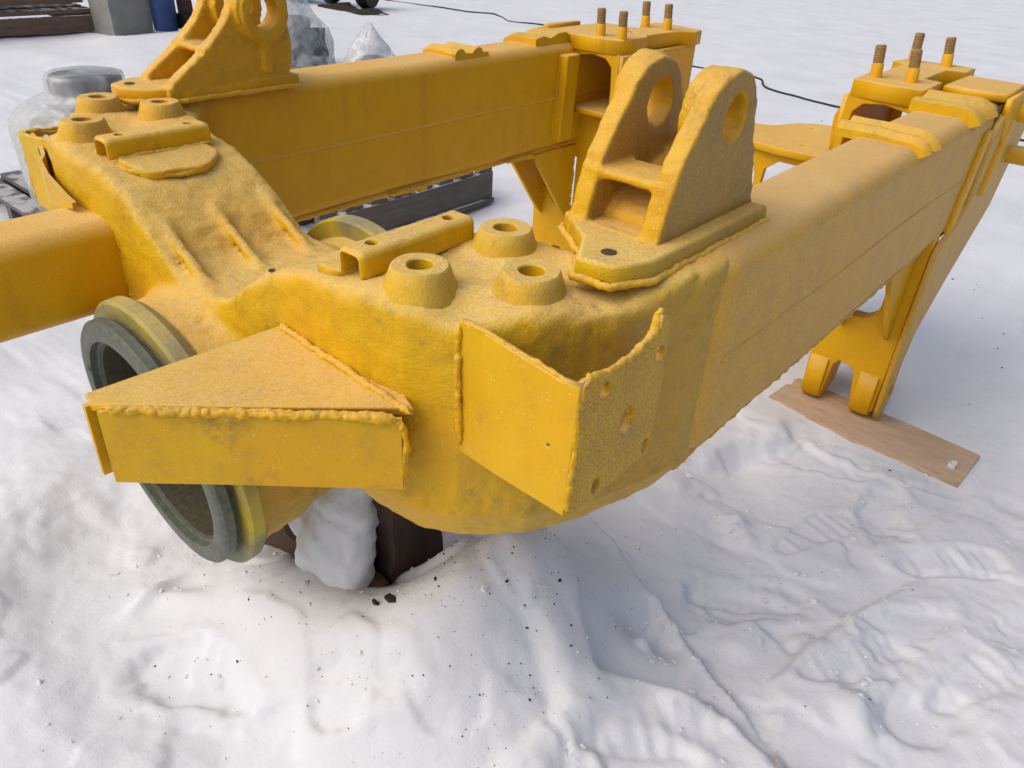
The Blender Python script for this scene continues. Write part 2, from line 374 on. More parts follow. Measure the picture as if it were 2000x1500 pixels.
M = {
 'paint_beam': paint('paint_beam', green=0.1, frost=0.34, speck=0.35, bump=0.35, lemon=0.1),
 'paint_shade_film': paint('paint_shade_film', green=0.15, frost=0.34, speck=0.7, bump=0.6, film=0.66, lemon=0.1, wear=0.1),  # frosted yellow with shade of the outer face mixed into its brown
 'paint_cast': paint('paint_cast', green=0.5, frost=0.32, speck=0.4, bump=1.0, lemon=0.9, shade_x=0.5, wear=0.10),
 'paint_clevis': paint('paint_clevis', green=0.35, frost=0.22, speck=0.8, bump=0.9, lemon=0.35, wear=0.45, shade_x=0.8),
 'paint_clevis_far': paint('paint_clevis_far', green=0.4, frost=0.28, speck=0.4, bump=0.8, lemon=0.15, wear=0.4, shade_x=0.2),
 'paint_weld': paint('paint_weld', green=0.6, frost=0.22, speck=0.5, bump=0.9, lemon=0.7),
 'paint_plate': paint('paint_plate', green=0.3, frost=0.30, speck=0.5, bump=0.3, lemon=0.7, wear=0.15),
 'paint_plate_shade': paint('paint_plate_shade', green=0.3, frost=0.3, speck=0.6, bump=0.3, lemon=0.4, film=0.85, shade_col=(0.14, 0.105, 0.03)),  # plate paint darkened to olive, painting in shade on the side plate
 'paint_flange': paint('paint_flange', base=(0.50, 0.38, 0.03), green=0.8, frost=0.2, speck=0.4, bump=0.5, lemon=0.3, primer=0.75),
 'steel_frost': plain('steel_frost', (0.07, 0.078, 0.055), 0.55, 0.4, 60, 0.1, 0.35, (0.14, 0.155, 0.115)),
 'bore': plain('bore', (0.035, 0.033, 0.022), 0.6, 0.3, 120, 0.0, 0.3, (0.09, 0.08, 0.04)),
 'thread': plain('thread', (0.36, 0.22, 0.06), 0.7, 0.5, 60, 0.0, 0.2, (0.22, 0.15, 0.06)),
 'snow': snow_mat(), 'film': film_mat('plastic_film', 0.15, 0.70), 'film_clear': film_mat('clear_film', 0.25, 0.85, (0.70, 0.73, 0.74)),
 'board': wood('board', (0.56, 0.40, 0.27), (0.46, 0.32, 0.21), 'X', 5, snow=0.0, dark=(0.16, 0.10, 0.06)),
 'dark_wood': wood('dark_wood', (0.075, 0.038, 0.024), (0.028, 0.018, 0.014), 'Z', 4),
 'brown_wood': wood('brown_wood', (0.10, 0.05, 0.03), (0.05, 0.03, 0.02), 'X', 4),
 'grey_wood': wood('grey_wood', (0.15, 0.14, 0.135), (0.09, 0.085, 0.08), 'Y', 5, snow=0.5),
 'grey_wood_x': wood('grey_wood_x', (0.16, 0.15, 0.14), (0.09, 0.085, 0.08), 'X', 5, snow=0.4),
 'pallet_brown': wood('pallet_brown', (0.17, 0.11, 0.08), (0.11, 0.07, 0.05), 'Y', 3, snow=0.9),
 'concrete': plain('concrete', (0.20, 0.20, 0.185), 0.9, 0.3, 8, 0, 0.5, (0.27, 0.27, 0.25)),
 'blue': plain('blue', (0.02, 0.06, 0.20), 0.55, 0.4, 10),
 'dark_metal': plain('dark_metal', (0.03, 0.032, 0.036), 0.5, 0.4, 15, 0.3),
 'grey_metal': plain('grey_metal', (0.16, 0.17, 0.18), 0.5, 0.4, 15, 0.2),
 'cream_metal': plain('cream_metal', (0.45, 0.40, 0.26), 0.6, 0.3, 15, 0.0),
 'rust': plain('rust', (0.12, 0.04, 0.03), 0.8, 0.5, 12),
 'rubber': plain('rubber', (0.012, 0.012, 0.013), 0.6, 0.3, 30),
 'dirt': plain('dirt', (0.03, 0.025, 0.02), 0.9, 0.5, 200),
}

# ------------------------------------------------------------------ setting: snow ground
GZ = -0.12
def axis_pts(lo, hi, res, ext_lo, ext_hi, g=1.09):
    mid = list(np.arange(lo, hi, res)); out = []; s = res; v = lo
    while v > ext_lo: s *= g; v -= s; out.append(v)
    s = res; v = mid[-1]
    while v < ext_hi: s *= g; v += s; mid.append(v)
    return np.array(out[::-1] + mid)
def pl_dist(X, Y, pts):
    d = np.full(X.shape, 1e9); sg = np.ones(X.shape)
    for (x0, y0), (x1, y1) in zip(pts[:-1], pts[1:]):
        ex, ey = x1 - x0, y1 - y0; L2 = ex * ex + ey * ey
        t = np.clip(((X - x0) * ex + (Y - y0) * ey) / L2, 0, 1); dx = X - x0 - t * ex; dy = Y - y0 - t * ey
        q = np.hypot(dx, dy); c = ex * (Y - y0) - ey * (X - x0); b = q < d
        sg = np.where(b, np.sign(c), sg); d = np.where(b, q, d)
    return d * sg
def ground_h(X, Y):
    P = np.stack([X.ravel(), Y.ravel(), np.zeros(X.size)], 1)
    Rr = np.hypot(X - 1, Y - 3)
    near = np.exp(-(Rr / 7.0) ** 2); nearL = np.clip(near + 0.5 * np.exp(-((X + 10) ** 2 + (Y - 8) ** 2) / 60), 0, 1)
    h = GZ + 0.05 * fbm(P, 0.35, 1, 3).reshape(X.shape)
    h += (0.015 + 0.034 * nearL) * fbm(P, 1.5, 4, 3, 0.42).reshape(X.shape)
    h += (0.003 + 0.008 * nearL * np.clip(0.3 + vnoise(P, 0.8, 61).reshape(X.shape), 0, 1)) * fbm(P, 6.0, 8, 4, 0.55).reshape(X.shape)
    h += nearL * 0.0045 * fbm(P, 17, 81, 3, 0.6).reshape(X.shape) * np.clip(0.6 + vnoise(P, 1.3, 83).reshape(X.shape), 0, 1.4)
    cr = vnoise(P, 2.2, 85).reshape(X.shape) + 0.35 * vnoise(P, 7, 86).reshape(X.shape); h += 0.022 * nearL * sstep((cr - 0.05) / 0.12)
    lumps = vnoise(P, 3.1, 21).reshape(X.shape); lmask = sstep((vnoise(P, 0.9, 23).reshape(X.shape)) * 2)
    h += 0.07 * nearL * lmask * sstep((lumps - 0.15) * 2.5)
    def step(pts, A, w, R, nz=0.05):
        d = pl_dist(X, Y, pts) + nz * fbm(P, 5, 31, 3).reshape(X.shape)
        return A * sstep(d / w * 0.5 + 0.5) * np.exp(-(np.maximum(d, 0) / R) ** 2)
    def hump(x, y, A, rx, ry=None, rot=0):
        ry = ry or rx; c, s = math.cos(rot), math.sin(rot); u = (X - x) * c + (Y - y) * s; v = -(X - x) * s + (Y - y) * c
        return A * np.exp(-(u / rx) ** 2 - (v / ry) ** 2)
    h += step([(0.6, 0.6), (0.49, 0.65), (0.19, 0.61), (0.0, 0.55), (-0.59, 0.57), (-1.1, 0.5)], 0.05, 0.22, 1.2)
    h += step([(-1.5, 0.3), (-1.16, 0.56), (-1.32, 0.79), (-1.44, 1.11), (-1.33, 1.38), (-1.0, 1.6)], 0.17, 0.34, 1.0)
    h -= hump(-0.92, 0.97, 0.03, 0.3)
    h += step([(0.75, 3.4), (0.91, 3.3), (1.15, 3.18), (1.38, 3.07), (1.61, 2.97)][::-1], 0.10, 0.03, 0.8, 0.02)
    h -= hump(1.70, 2.74, 0.17, 0.17, 0.11, 0.4); h -= hump(1.66, 2.86, 0.05, 0.07)
    h += hump(1.72, 2.66, 0.10, 0.055, 0.04); h += hump(1.80, 2.88, 0.06, 0.11, 0.05, 0.5); h += hump(1.65, 2.95, 0.05, 0.07, 0.04)
    h += step([(2.43, 2.75), (2.34, 2.95), (2.36, 3.23), (2.46, 3.57), (2.53, 3.8)][::-1], 0.06, 0.03, 0.45, 0.02)
    h += step([(1.5, 2.35), (1.7, 2.24), (1.87, 2.41), (2.17, 2.55), (2.35, 2.53), (2.6, 2.5)][::-1], 0.13, 0.05, 0.9, 0.03)
    h += step([(1.0, 2.2), (1.06, 2.11), (1.26, 2.12), (1.5, 2.09), (1.75, 1.9)], 0.07, 0.08, 0.6)
    h += hump(1.3, 2.75, 0.06, 0.4); h += hump(1.12, 2.02, 0.68, 0.44, 0.62); h += hump(0.45, 1.45, 0.36, 0.7, 0.42)          # bank against the block
    h += hump(0.25, 1.6, 0.10, 0.5, 0.25); h += hump(-0.3, 1.15, 0.05, 0.15, 0.06, 0.6); h += hump(-0.45, 1.08, 0.07, 0.05, 0.14)
    h -= hump(1.60, 3.8, 0.06, 0.16, 0.12); h += hump(1.62, 3.95, 0.08, 0.07); h += hump(1.75, 3.86, 0.04, 0.06)
    h += step([(1.0, 4.3), (1.2, 4.55), (1.42, 4.95), (1.45, 5.4)], 0.10, 0.10, 0.6)
    h -= hump(1.35, 4.55, 0.06, 0.18, 0.3)
    for cx, cy, rot, dp in ((2.05, 4.25, 1.25, 0.035), (2.3, 5.30, 0.35, 0.03), (2.78, 4.55, 0.85, 0.035), (2.62, 3.35, 1.0, 0.04), (1.95, 3.45, 0.6, 0.035), (3.15, 3.75, 1.2, 0.03), (2.0, 2.15, 0.9, 0.03)):   # boot prints
        dp = dp * 0.55
        c, s = math.cos(rot), math.sin(rot); u = (X - cx) * c + (Y - cy) * s; v = -(X - cx) * s + (Y - cy) * c
        wv = 0.115 + 0.025 * np.tanh(u * 7); q = ((np.abs(u) / 0.36) ** 3.0 + (np.abs(v) / wv) ** 2.6) + 0.18 * fbm(P, 9, 91, 3).reshape(X.shape)
        msk = sstep((1.12 - q) / 0.35); rim = np.exp(-((q - 1.5) / 0.45) ** 2)
        bars = np.maximum(np.sin(u / 0.055 * 2 * math.pi * 0.62), -0.2) * sstep((0.16 - np.abs(u - 0.14)) / 0.04 ) + np.maximum(np.sin(u / 0.055 * 2 * math.pi * 0.62), -0.2) * sstep((0.09 - np.abs(u + 0.24)) / 0.03)
        h -= msk * dp - 0.3 * dp * rim - 0.008 * msk * bars
    for cx, cy, rot, dp in ((3.0, 3.3, 0.9, 0.05), (2.75, 3.75, 1.2, 0.04), (1.95, 3.35, 0.5, 0.05), (2.3, 4.75, 1.7, 0.05), (3.3, 4.4, 1.3, 0.04), (0.2, 0.95, 0.3, 0.06), (0.95, 1.35, 0.6, 0.05), (1.7, 5.0, 0.2, 0.05), (2.1, 2.0, 0.8, 0.05), (3.1, 5.6, 0.4, 0.03)):
        c, s = math.cos(rot), math.sin(rot); u = (X - cx) * c + (Y - cy) * s; v = -(X - cx) * s + (Y - cy) * c
        q = np.sqrt((u / 0.30) ** 2 + (v / (0.13 - 0.03 * np.tanh(u * 6))) ** 2) + 0.38 * fbm(P, 5, 71, 4, 0.6).reshape(X.shape)
        h -= 0.6 * dp * sstep((1.2 - q) / 0.45) - 0.25 * dp * np.exp(-((q - 1.4) / 0.3) ** 2)
    # ground stays level where the frame's far feet and the board rest, and under background things
    flat = np.clip(np.exp(-(((X - 1.9) / 1.0) ** 4 + ((Y - 5.75) / 0.45) ** 4)), 0, 1)
    h = h * (1 - flat) + (-0.112 + 0.016 * fbm(P, 5, 95, 3).reshape(X.shape)) * flat
    far = np.exp(-(((X + 1.55) / 0.6) ** 4 + ((Y - 6.1) / 0.5) ** 4)); h = h * (1 - far) - 0.16 * far
    h += 0.25 * np.exp(-(((X + 15.5) / 2.2) ** 2 + ((Y - 9.5) / 3.5) ** 2)) * (0.6 + 0.8 * fbm(P, 0.8, 51, 3).reshape(X.shape))
    h *= 1 - 0.0 * X
    return h
gx = axis_pts(-1.6, 3.6, 0.02, -2600, 2600); gy = axis_pts(0.0, 5.2, 0.02, -2600, 2600)
X, Y = np.meshgrid(gx, gy, indexing='ij'); H = ground_h(X, Y)
V = np.stack([X, Y, H], -1).reshape(-1, 3) * S; n0, n1 = X.shape
I = np.arange(n0 * n1).reshape(n0, n1); Q = np.stack([I[:-1, :-1], I[1:, :-1], I[1:, 1:], I[:-1, 1:]], -1).reshape(-1, 4)
me = bpy.data.meshes.new('snow_ground'); me.vertices.add(len(V)); me.vertices.foreach_set('co', V.astype(np.float32).ravel())
me.loops.add(len(Q) * 4); me.loops.foreach_set('vertex_index', Q.astype(np.int32).ravel())
me.polygons.add(len(Q)); me.polygons.foreach_set('loop_start', np.arange(0, len(Q) * 4, 4, dtype=np.int32)); me.update(calc_edges=True)
tag(link('snow_ground', me, M['snow'], None, True), 'trampled packed snow covering the yard', None, None, 'structure')
def gh(x, y): return float(ground_h(np.array([[x]], float), np.array([[y]], float))[0, 0])

# ------------------------------------------------------------------ the yellow tractor half-frame
FR = empty('tractor_half_frame', (0, 3.9, 0.0), 'yellow painted welded tractor half frame with two long box beams, frosted on top', 'tractor frame')
BZ0, BZ1 = 1.39, 2.27
def rrect(x0, x1, z0, z1, r, n=8):
    L = []
    for cx, cz, a0 in ((x1 - r, z1 - r, 0), (x0 + r, z1 - r, 90), (x0 + r, z0 + r, 180), (x1 - r, z0 + r, 270)):
        for k in range(n + 1):
            a = math.radians(a0 + 90 * k / n); L.append((cx + r * math.cos(a), cz + r * math.sin(a)))
    return L
def sweep_y(name, prof, ys, mat, parent, wob=0.0):
    k = len(prof); V = []; F = []
    for y in ys: V += [(p[0], y, p[1]) for p in prof]
    V = np.array(V)
    if wob: V[:, (0, 2)] += wob * np.stack([vnoise(V, 1.5, 2), vnoise(V, 1.5, 3)], 1)
    for i in range(len(ys) - 1):
        for j in range(k): F.append((i * k + j, (i + 1) * k + j, (i + 1) * k + (j + 1) % k, i * k + (j + 1) % k))
    F.append(tuple(range(k))); F.append(tuple((len(ys) - 1) * k + j for j in range(k))[::-1])
    return soft(mesh(name, V, F, mat, parent), 50)

def long_beam(sx, y0, y1, mat, lab):
    a, b = sorted((sx * 1.44, sx * 1.85)) if sx > 0 else (-1.79, -1.385)
    o = sweep_y('side_beam', rrect(a, b, BZ0, BZ1, 0.095), np.linspace(y0, y1, 70), mat, FR, 0.006); o['label'] = lab
    k0 = (8 + 1) * 4; cxb, czb = (a + b) / 2 * S, (BZ0 + BZ1) / 2 * S          # the first ring dives into the casting
    for v in list(o.data.vertices)[:k0]:
        v.co.x += (cxb - v.co.x) * 0.22; v.co.z += (czb - v.co.z) * 0.10
    for v in list(o.data.vertices)[k0:2 * k0]:
        v.co.x += (cxb - v.co.x) * 0.07; v.co.z += (czb - v.co.z) * 0.03
    for xf in (a, b):
        sgn = 1 if xf == b else -1
        t = tube('seam', [(xf - sgn * 0.006, y, 1.833 + 0.004 * math.sin(y * 3)) for y in np.linspace(y0 + 0.15, y1, 160)], 0.013, mat, o, k=8, rough=0.25, seed=3)
    for xf in (a + 0.05, b - 0.05):
        tube('edge_weld', [(xf, y, BZ0 - 0.002) for y in np.linspace(y0, y1 - 0.3, 150)], 0.022, mat, o, k=8, rough=0.5, seed=5)
    return o
nb = long_beam(1, 2.36, 6.95, M['paint_shade_film'], 'near side beam with frost and painted-in shade browning its outer face')
fb = long_beam(-1, 2.30, 6.85, M['paint_beam'], 'far side beam with a smooth orange inner face')
# torn weld flap hanging below the far beam
for y in (4.05, 5.35):
    plate('backing_strip', [[(y - 0.35, 1.395), (y - 0.3, 1.37), (y - 0.05, 1.36), (y + 0.02, 1.345), (y + 0.05, 1.36), (y + 0.04, 1.395)]], 'x', -1.43, -1.395, M['paint_beam'], fb, 0.004)

# short tube beam running forward from the crossmember
o = sweep_y('tube_beam', rrect(-1.09, -0.70, 1.50, 1.95, 0.095), np.linspace(0.62, 1.55, 30), M['paint_beam'], FR, 0.005)
o['label'] = 'square tube beam running forward from the cast crossmember'
weld([(-1.0, 1.44, 1.955), (-0.80, 1.44, 1.955), (-0.715, 1.44, 1.92), (-0.69, 1.44, 1.84), (-0.69, 1.44, 1.55)], 0.022, FR, 7)

# cast crossmember --------------------------------------------------
half = [(0, 1.42), (0.45, 1.42), (0.57, 1.435), (1.0, 1.405), (1.25, 1.43), (1.42, 1.52), (1.60, 1.70), (1.72, 1.93), (1.785, 2.15), (1.828, 2.33), (1.832, 2.42), (1.80, 2.62), (1.46, 2.62), (1.40, 2.35), (1.22, 2.20), (1.0, 2.13), (0, 2.12)]
outline = half + [(-x, y) for x, y in half[::-1] if x > 0]
RIBS = (1.52, 1.78, 2.05)
def casting(X, Y, Z):
    ax = np.abs(X)
    d2 = sd_poly(X + 0 * Y, Y + 0 * X, outline)
    zt = np.interp(ax, [0, .10, .22, .36, .55, .75, .95, 1.3, 2], [1.845, 1.85, 1.90, 2.0, 2.105, 2.175, 2.20, 2.205, 2.205])
    rib = sum(np.exp(-((Y - r) / 0.022) ** 2) for r in RIBS); edge = np.exp(-((Y - 1.42) / 0.05) ** 2) + np.exp(-((Y - 2.12) / 0.05) ** 2)
    scoop = np.exp(-((ax - 0.22) / 0.17) ** 2) * 0.03
    zt = zt - scoop * np.clip(1 - 0.8 * edge, 0, 1) + 0 * rib
    zt = zt + 0.06 * sstep((Y - 1.98) / 0.25) * sstep((ax - 1.30) / 0.14)
    zt = zt + 0.035 * np.exp(-(((ax - 1.18) / .17) ** 4 + ((Y - 1.576) / .14) ** 4)) + 0.035 * np.exp(-(((ax - 1.45) / .16) ** 4 + ((Y - 1.80) / .15) ** 4)) + 0.035 * np.exp(-(((ax - 1.15) / .17) ** 4 + ((Y - 2.03) / .15) ** 4))
    zt = zt - 0.035 * np.exp(-(((ax - 1.33) / .10) ** 2 + ((Y - 1.55) / .10) ** 2))
    ch = d2 + np.maximum(0, 1.42 - Z) * 0.55
    f = smax(ch, (Z - zt) * 0.92, 0.055)
    zb = np.interp(ax, [0, .5, .85, 2], [1.0, 1.10, 1.20, 1.225]); f = smax(f, zb - Z, 0.05)
    # front wall hollow below the rim
    f = smax(f, -sd_seg(X, Y, Z, (0.25, 1.33, 1.62), (0.62, 1.33, 1.78), 0.10), 0.08)
    rad = np.sqrt((X + 0.069 - 0.044 * (Y - 1.112)) ** 2 + (Z - 1.16 - 0.073 * (Y - 1.112)) ** 2)
    f = smin(f, smax(rad - 0.575, np.abs(Y - 1.80) - 0.60, 0.03), 0.10)
    f = smin(f, smax(rad - 0.60 - 0.03 * np.clip(1.5 - Y, 0, 1), np.abs(Y - 1.40) - 0.14, 0.02), 0.06)
    for yr in RIBS:
        f = smin(f, sd_seg(-X + 0 * Y, Y, Z, (0.42, yr, 2.005), (0.03, yr - 0.03, 1.835), 0.024), 0.034)
    f = smin(f, sd_seg(X, Y, Z, (0.10, 1.72, 1.80), (0.10, 1.72, 1.835), 0.045), 0.02)
    f = smax(f, -(np.sqrt((X - 0.10) ** 2 + (Y - 1.72) ** 2) - 0.014) , 0.004) if False else f
    f = smin(f, sd_seg(X, Y, Z, (1.18, 2.06, 2.18), (1.42, 2.19, 2.19), 0.035), 0.04)
    f = smin(f, sd_seg(X, Y, Z, (1.22, 1.55, 2.17), (1.36, 1.53, 2.13), 0.03), 0.04)
    f = smax(f, -(rad - 0.515), 0.02)
    return f
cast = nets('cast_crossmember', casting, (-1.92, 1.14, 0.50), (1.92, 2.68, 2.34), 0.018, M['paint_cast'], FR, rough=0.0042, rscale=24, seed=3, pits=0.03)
cast['label'] = 'rough cast crossmember dipping to the pipe between its two boss pads'
lathe('bolt_hole', [(0.0, 0.0), (0.016, 0.0), (0.016, 0.004), (0.0, 0.004)], M['bore'], cast, (0.10, 1.72, 1.878), k=14)

# pipe with front collar and rear flange
PA = Vector((0.044, 0.996, 0.073)).normalized(); PC = Vector((-0.069, 1.112, 1.16))
pipe = lathe('pipe_collar', [(0.505, 0.0), (0.515, -0.004), (0.585, 0.0), (0.598, 0.012), (0.598, 0.05), (0.575, 0.075), (0.575, 0.10), (0.49, 0.10), (0.49, 0.035), (0.505, 0.03)], M['steel_frost'], FR, PC, PA, 96, close=True)
pipe['label'] = 'bare frosted steel collar ring on the pipe mouth'
lathe('pipe_flange', [(0.50, 0.085), (0.640, 0.085), (0.655, 0.098), (0.655, 0.15), (0.62, 0.19), (0.50, 0.19)], M['paint_flange'], FR, PC, PA, 96, close=True)
lathe('pipe_bore', [(0.52, 0.10), (0.52, 1.36), (0.478, 1.36), (0.478, 0.045), (0.49, 0.036), (0.52, 0.06)], M['bore'], FR, PC, PA, 72, close=True)
lathe('rear_flange', [(0.50, 1.22), (0.655, 1.22), (0.665, 1.23), (0.665, 1.30), (0.655, 1.31), (0.50, 1.31)], M['paint_flange'], FR, PC, PA, 96, close=True)
pq = Vector((0, 0, 1)).rotation_difference(PA).to_matrix()
for ang in (200,):
    a = math.radians(ang); p = PC + pq @ Vector((0.52 * math.cos(a), 0.52 * math.sin(a), -0.006))
    lathe('rim_hole', [(0.0, 0.0), (0.013, 0.0), (0.013, 0.004), (0.0, 0.004)], M['bore'], pipe, p, PA, 14)

# bosses on both pads
def boss(x, y, top, mat=None, r=0.097, seed=0):
    o = lathe('boss', [(0.0, -0.20), (0.043, -0.20), (0.043, -0.004), (0.047, 0.0), (r - 0.006, 0.0), (r, -0.006), (r + 0.012, -0.04), (r + 0.024, -0.07), (r + 0.032, -0.09), (r + 0.040, -0.11), (r + 0.044, -0.16)], M['paint_cast'], FR, (x, y, top), (0.0, 0.0, 1), 40, rough=0.003, seed=seed)
    lathe('bolt_hole', [(0.0, -0.12), (0.0415, -0.12), (0.0415, -0.16), (0.0, -0.16)], M['bore'], o, (x, y, top), (0, 0, 1), 28)
    return o
for i, (x, y) in enumerate([(1.18, 1.576), (1.15, 2.026), (1.453, 1.802), (-1.134, 1.574), (-1.25, 2.028), (-1.534, 1.836)]): boss(x, y, 2.30, seed=i * 3)

# channel brackets
def channel(x, y0, y1, zt, w, tilt=0.0):
    def f(X, Y, Z):
        xx = X - x; a = sd_box(xx, Y, Z, (-w, y0, zt - 0.30), (w, y1, zt), 0.028); b = sd_box(xx, Y, Z, (-w + 0.016, y0 - .1, zt - 0.40), (w - 0.016, y1 + .1, zt - 0.016), 0.018)
        g = np.maximum(np.maximum(a, -b), zt - 0.092 - Z); g = np.maximum(g, y0 + 0.004 - Y); g = np.maximum(g, Y - y1 + 0.004)
        for yy in (y0 + 0.10, y1 - 0.09): g = np.maximum(g, -(np.sqrt(xx ** 2 + ((Y - yy)) ** 2) - 0.021 + 0 * Z))
        return g
    return nets('channel_bracket', f, (x - w - .02, y0 - .02, zt - .17), (x + w + .02, y1 + .02, zt + .02), 0.0065, M['paint_plate'], FR, rough=0.0012, rscale=30, ang=50)
channel(0.955, 1.47, 2.02, 2.305, 0.062); channel(-0.835, 1.50, 2.03, 2.285, 0.064)
weld([(-0.765, 1.53, 2.195), (-0.762, 1.8, 2.195), (-0.765, 2.03, 2.195)], 0.018, FR, 9)
plate('pad_strip', [[(0.80, 1.46), (0.90, 1.47), (0.89, 1.95), (0.83, 1.93)]], 'z', 2.16, 2.215, M['paint_cast'], FR, 0.008)
# oval cover plate on the far slope
def cover(X, Y, Z):
    c, s = math.cos(0.22), math.sin(0.22); xx = X + 0.735; zz = Z - 2.160; u = xx * c - zz * s; v = xx * s + zz * c; v = v - 0.012
    dy = Y - 1.765; q = np.sqrt((u / 1.0) ** 2 + (np.maximum(np.abs(dy) - 0.07, 0) / 1.0) ** 2) - 0.155 + 0.010 * np.sin(u * 30) * np.sin(dy * 23)
    return smax(q, np.abs(v) - 0.022, 0.012)
nets('cover_plate', cover, (-0.97, 1.50, 2.06), (-0.50, 2.06, 2.28), 0.010, M['paint_plate'], FR, rough=0.0015, rscale=25)
weld([(-0.745 + 0.165 * math.cos(t), 1.765 + 0.225 * math.sin(t), 2.170 - 0.22 * 0.165 * math.cos(t)) for t in np.linspace(-2.2, 0.9, 30)], 0.016, FR, 12, 0.7)

# angle bracket welded on the outer corner (both sides)
def angle_bracket(sx, dz=0.0):
    pm = M['paint_plate'] if sx > 0 else M['paint_cast']; pf = M['paint_plate_shade'] if sx > 0 else M['paint_cast']
    A = empty('angle_bracket', (sx * 1.7, 1.6, 1.7), None, None); A.parent = FR; A.matrix_parent_inverse = world_of(FR).inverted()
    fl = [(sx * x, z) for x, z in [(1.42, 1.71), (1.60, 1.705), (1.86, 1.695), (1.868, 2.17), (1.80, 2.165), (1.62, 2.185), (1.50, 2.20), (1.415, 2.205)]]
    fl = [(a, b - (dz if b > 2.1 else 0)) for a, b in fl]
    plate('front_plate', [fl, circle(sx * 1.78, 1.925, 0.007, 10)] if sx > 0 else [fl], 'y', 1.52, 1.55, pm, A, 0.004, rough=0.0025)
    rl = [(1.535, 1.69), (1.80, 1.69), (1.985, 1.70), (2.0, 1.9), (1.985, 2.17), (1.97, 2.23), (1.93, 2.25), (1.92, 2.19), (1.80, 2.155), (1.68, 2.15), (1.56, 2.175), (1.535, 2.165)]
    rl = [(a, b - (dz if b > 2.1 else 0)) for a, b in rl]
    holes = [circle(1.952, 2.106 - dz, 0.024, 16, 0.031), circle(1.648, 2.106 - dz, 0.024, 16, 0.032), circle(1.802, 1.924, 0.038, 20, 0.053), circle(1.957, 1.745, 0.022, 16, 0.030), circle(1.671, 1.737, 0.024, 16, 0.032)]
    lo, hi = sorted((sx * 1.845, sx * 1.875)); plate('side_plate', [rl] + holes, 'x', lo, hi, pf, A, 0.004, rough=0.002)
    w = lambda p, r, s, rg=0.6: weld([(sx * x, y, z - (dz if z > 2.1 else 0)) for x, y, z in p], r, A, s, rg)
    w([(1.86, 1.532, 2.16), (1.866, 1.530, 1.95), (1.866, 1.530, 1.80), (1.862, 1.532, 1.70)], 0.017, 21)
    w([(1.413, 1.515, 2.20), (1.415, 1.513, 2.0), (1.425, 1.515, 1.74)], 0.018, 22)
    w([(1.415, 1.530, 2.205), (1.50, 1.530, 2.20), (1.62, 1.530, 2.185), (1.80, 1.530, 2.165), (1.855, 1.535, 2.165)], 0.014, 23, 0.5)
    w([(1.86, 1.545, 2.172), (1.862, 1.68, 2.155), (1.862, 1.80, 2.16), (1.858, 1.92, 2.195), (1.856, 1.935, 2.25), (1.85, 1.97, 2.245)], 0.019, 24)
    w([(1.862, 1.99, 2.2), (1.866, 2.0, 1.95), (1.862, 1.99, 1.71)], 0.010, 25, 0.3)
    return A
angle_bracket(1); angle_bracket(-1, 0.07)

# bent strip with slots on the far front corner
def bent_strip():
    pts = resample([(-1.93, 1.60, 0), (-1.62, 1.53, 0), (-1.44, 1.47, 0), (-1.36, 1.42, 0), (-1.22, 1.385, 0), (-1.0, 1.365, 0), (-0.90, 1.36, 0)], 0.02)
    n = len(pts); zt = np.interp(np.arange(n), [0, n * 0.55, n - 1], [2.09, 2.08, 2.0]); zb = np.interp(np.arange(n), [0, n * 0.3, n * 0.5, n - 1], [2.00, 1.90, 1.86, 1.97])
    V = []; F = []
    for i in range(n):
        for dy in (-0.010, 0.010): V += [(pts[i, 0], pts[i, 1] + dy, zb[i]), (pts[i, 0], pts[i, 1] + dy, zt[i])]
    for i in range(n - 1):
        a = i * 4; b = a + 4; F += [(a, b, b + 1, a + 1), (a + 2, a + 3, b + 3, b + 2), (a + 1, b + 1, b + 3, a + 3), (a, a + 2, b + 2, b)]
    F += [(0, 1, 3, 2), (n * 4 - 4, n * 4 - 2, n * 4 - 1, n * 4 - 3)]
    o = mesh('bent_strip', V, F, M['paint_cast'], FR)
    for x, y in ((-1.86, 1.572), (-1.56, 1.502)): box('slot', (x - .012, y - .004, 2.03), (x + .012, y + .002, 2.08), M['bore'], o, 0)
bent_strip()

# triangular box gusset in front of the near pad
G = empty('box_gusset', (0.9, 1.2, 1.6), None, None); G.parent = FR; G.matrix_parent_inverse = world_of(FR).inverted()
tip, tip2, apex, right = (0.535, 0.728), (0.607, 0.712), (0.573, 1.46), (1.33, 1.40)
plate('top_plate', [[tip, tip2, right, (1.2, 1.46), apex]], 'z', 1.872, 1.90, M['paint_plate'], G, 0.006, rough=0.002)
def wall(name, p, q, z0, z1, th, mat, par):
    p = np.array(p); q = np.array(q); d = (q - p) / np.linalg.norm(q - p); nn = np.array([-d[1], d[0]]) * th
    n = 24; V = []; F = []
    for i in range(n + 1):
        c = p + (q - p) * i / n
        for s in (0, 1):
            for z in (z0, z1): V.append((*(c + nn * s), z))
    V = np.array(V); V[:, 2] += 0.003 * vnoise(V, 6, 3)
    for i in range(n):
        a = i * 4; b = a + 4; F += [(a, b, b + 1, a + 1), (a + 2, a + 3, b + 3, b + 2), (a + 1, b + 1, b + 3, a + 3), (a, a + 2, b + 2, b)]
    F += [(0, 1, 3, 2), (n * 4, n * 4 + 2, n * 4 + 3, n * 4 + 1)]
    return mesh(name, V, F, mat, par)
M['paint_gusset'] = paint('paint_gusset', green=0.25, frost=0.3, speck=0.5, bump=0.25, lemon=0.9, film=0.15, wear=0.55)
wall('outer_plate', (0.632, 0.714), (1.33, 1.345), 1.60, 1.878, 0.025, M['paint_gusset'], G)
plate('bottom_plate', [[(0.60, 0.74), (0.65, 0.75), (1.31, 1.35), (0.62, 1.44)]], 'z', 1.605, 1.63, M['paint_plate'], G, 0.004)
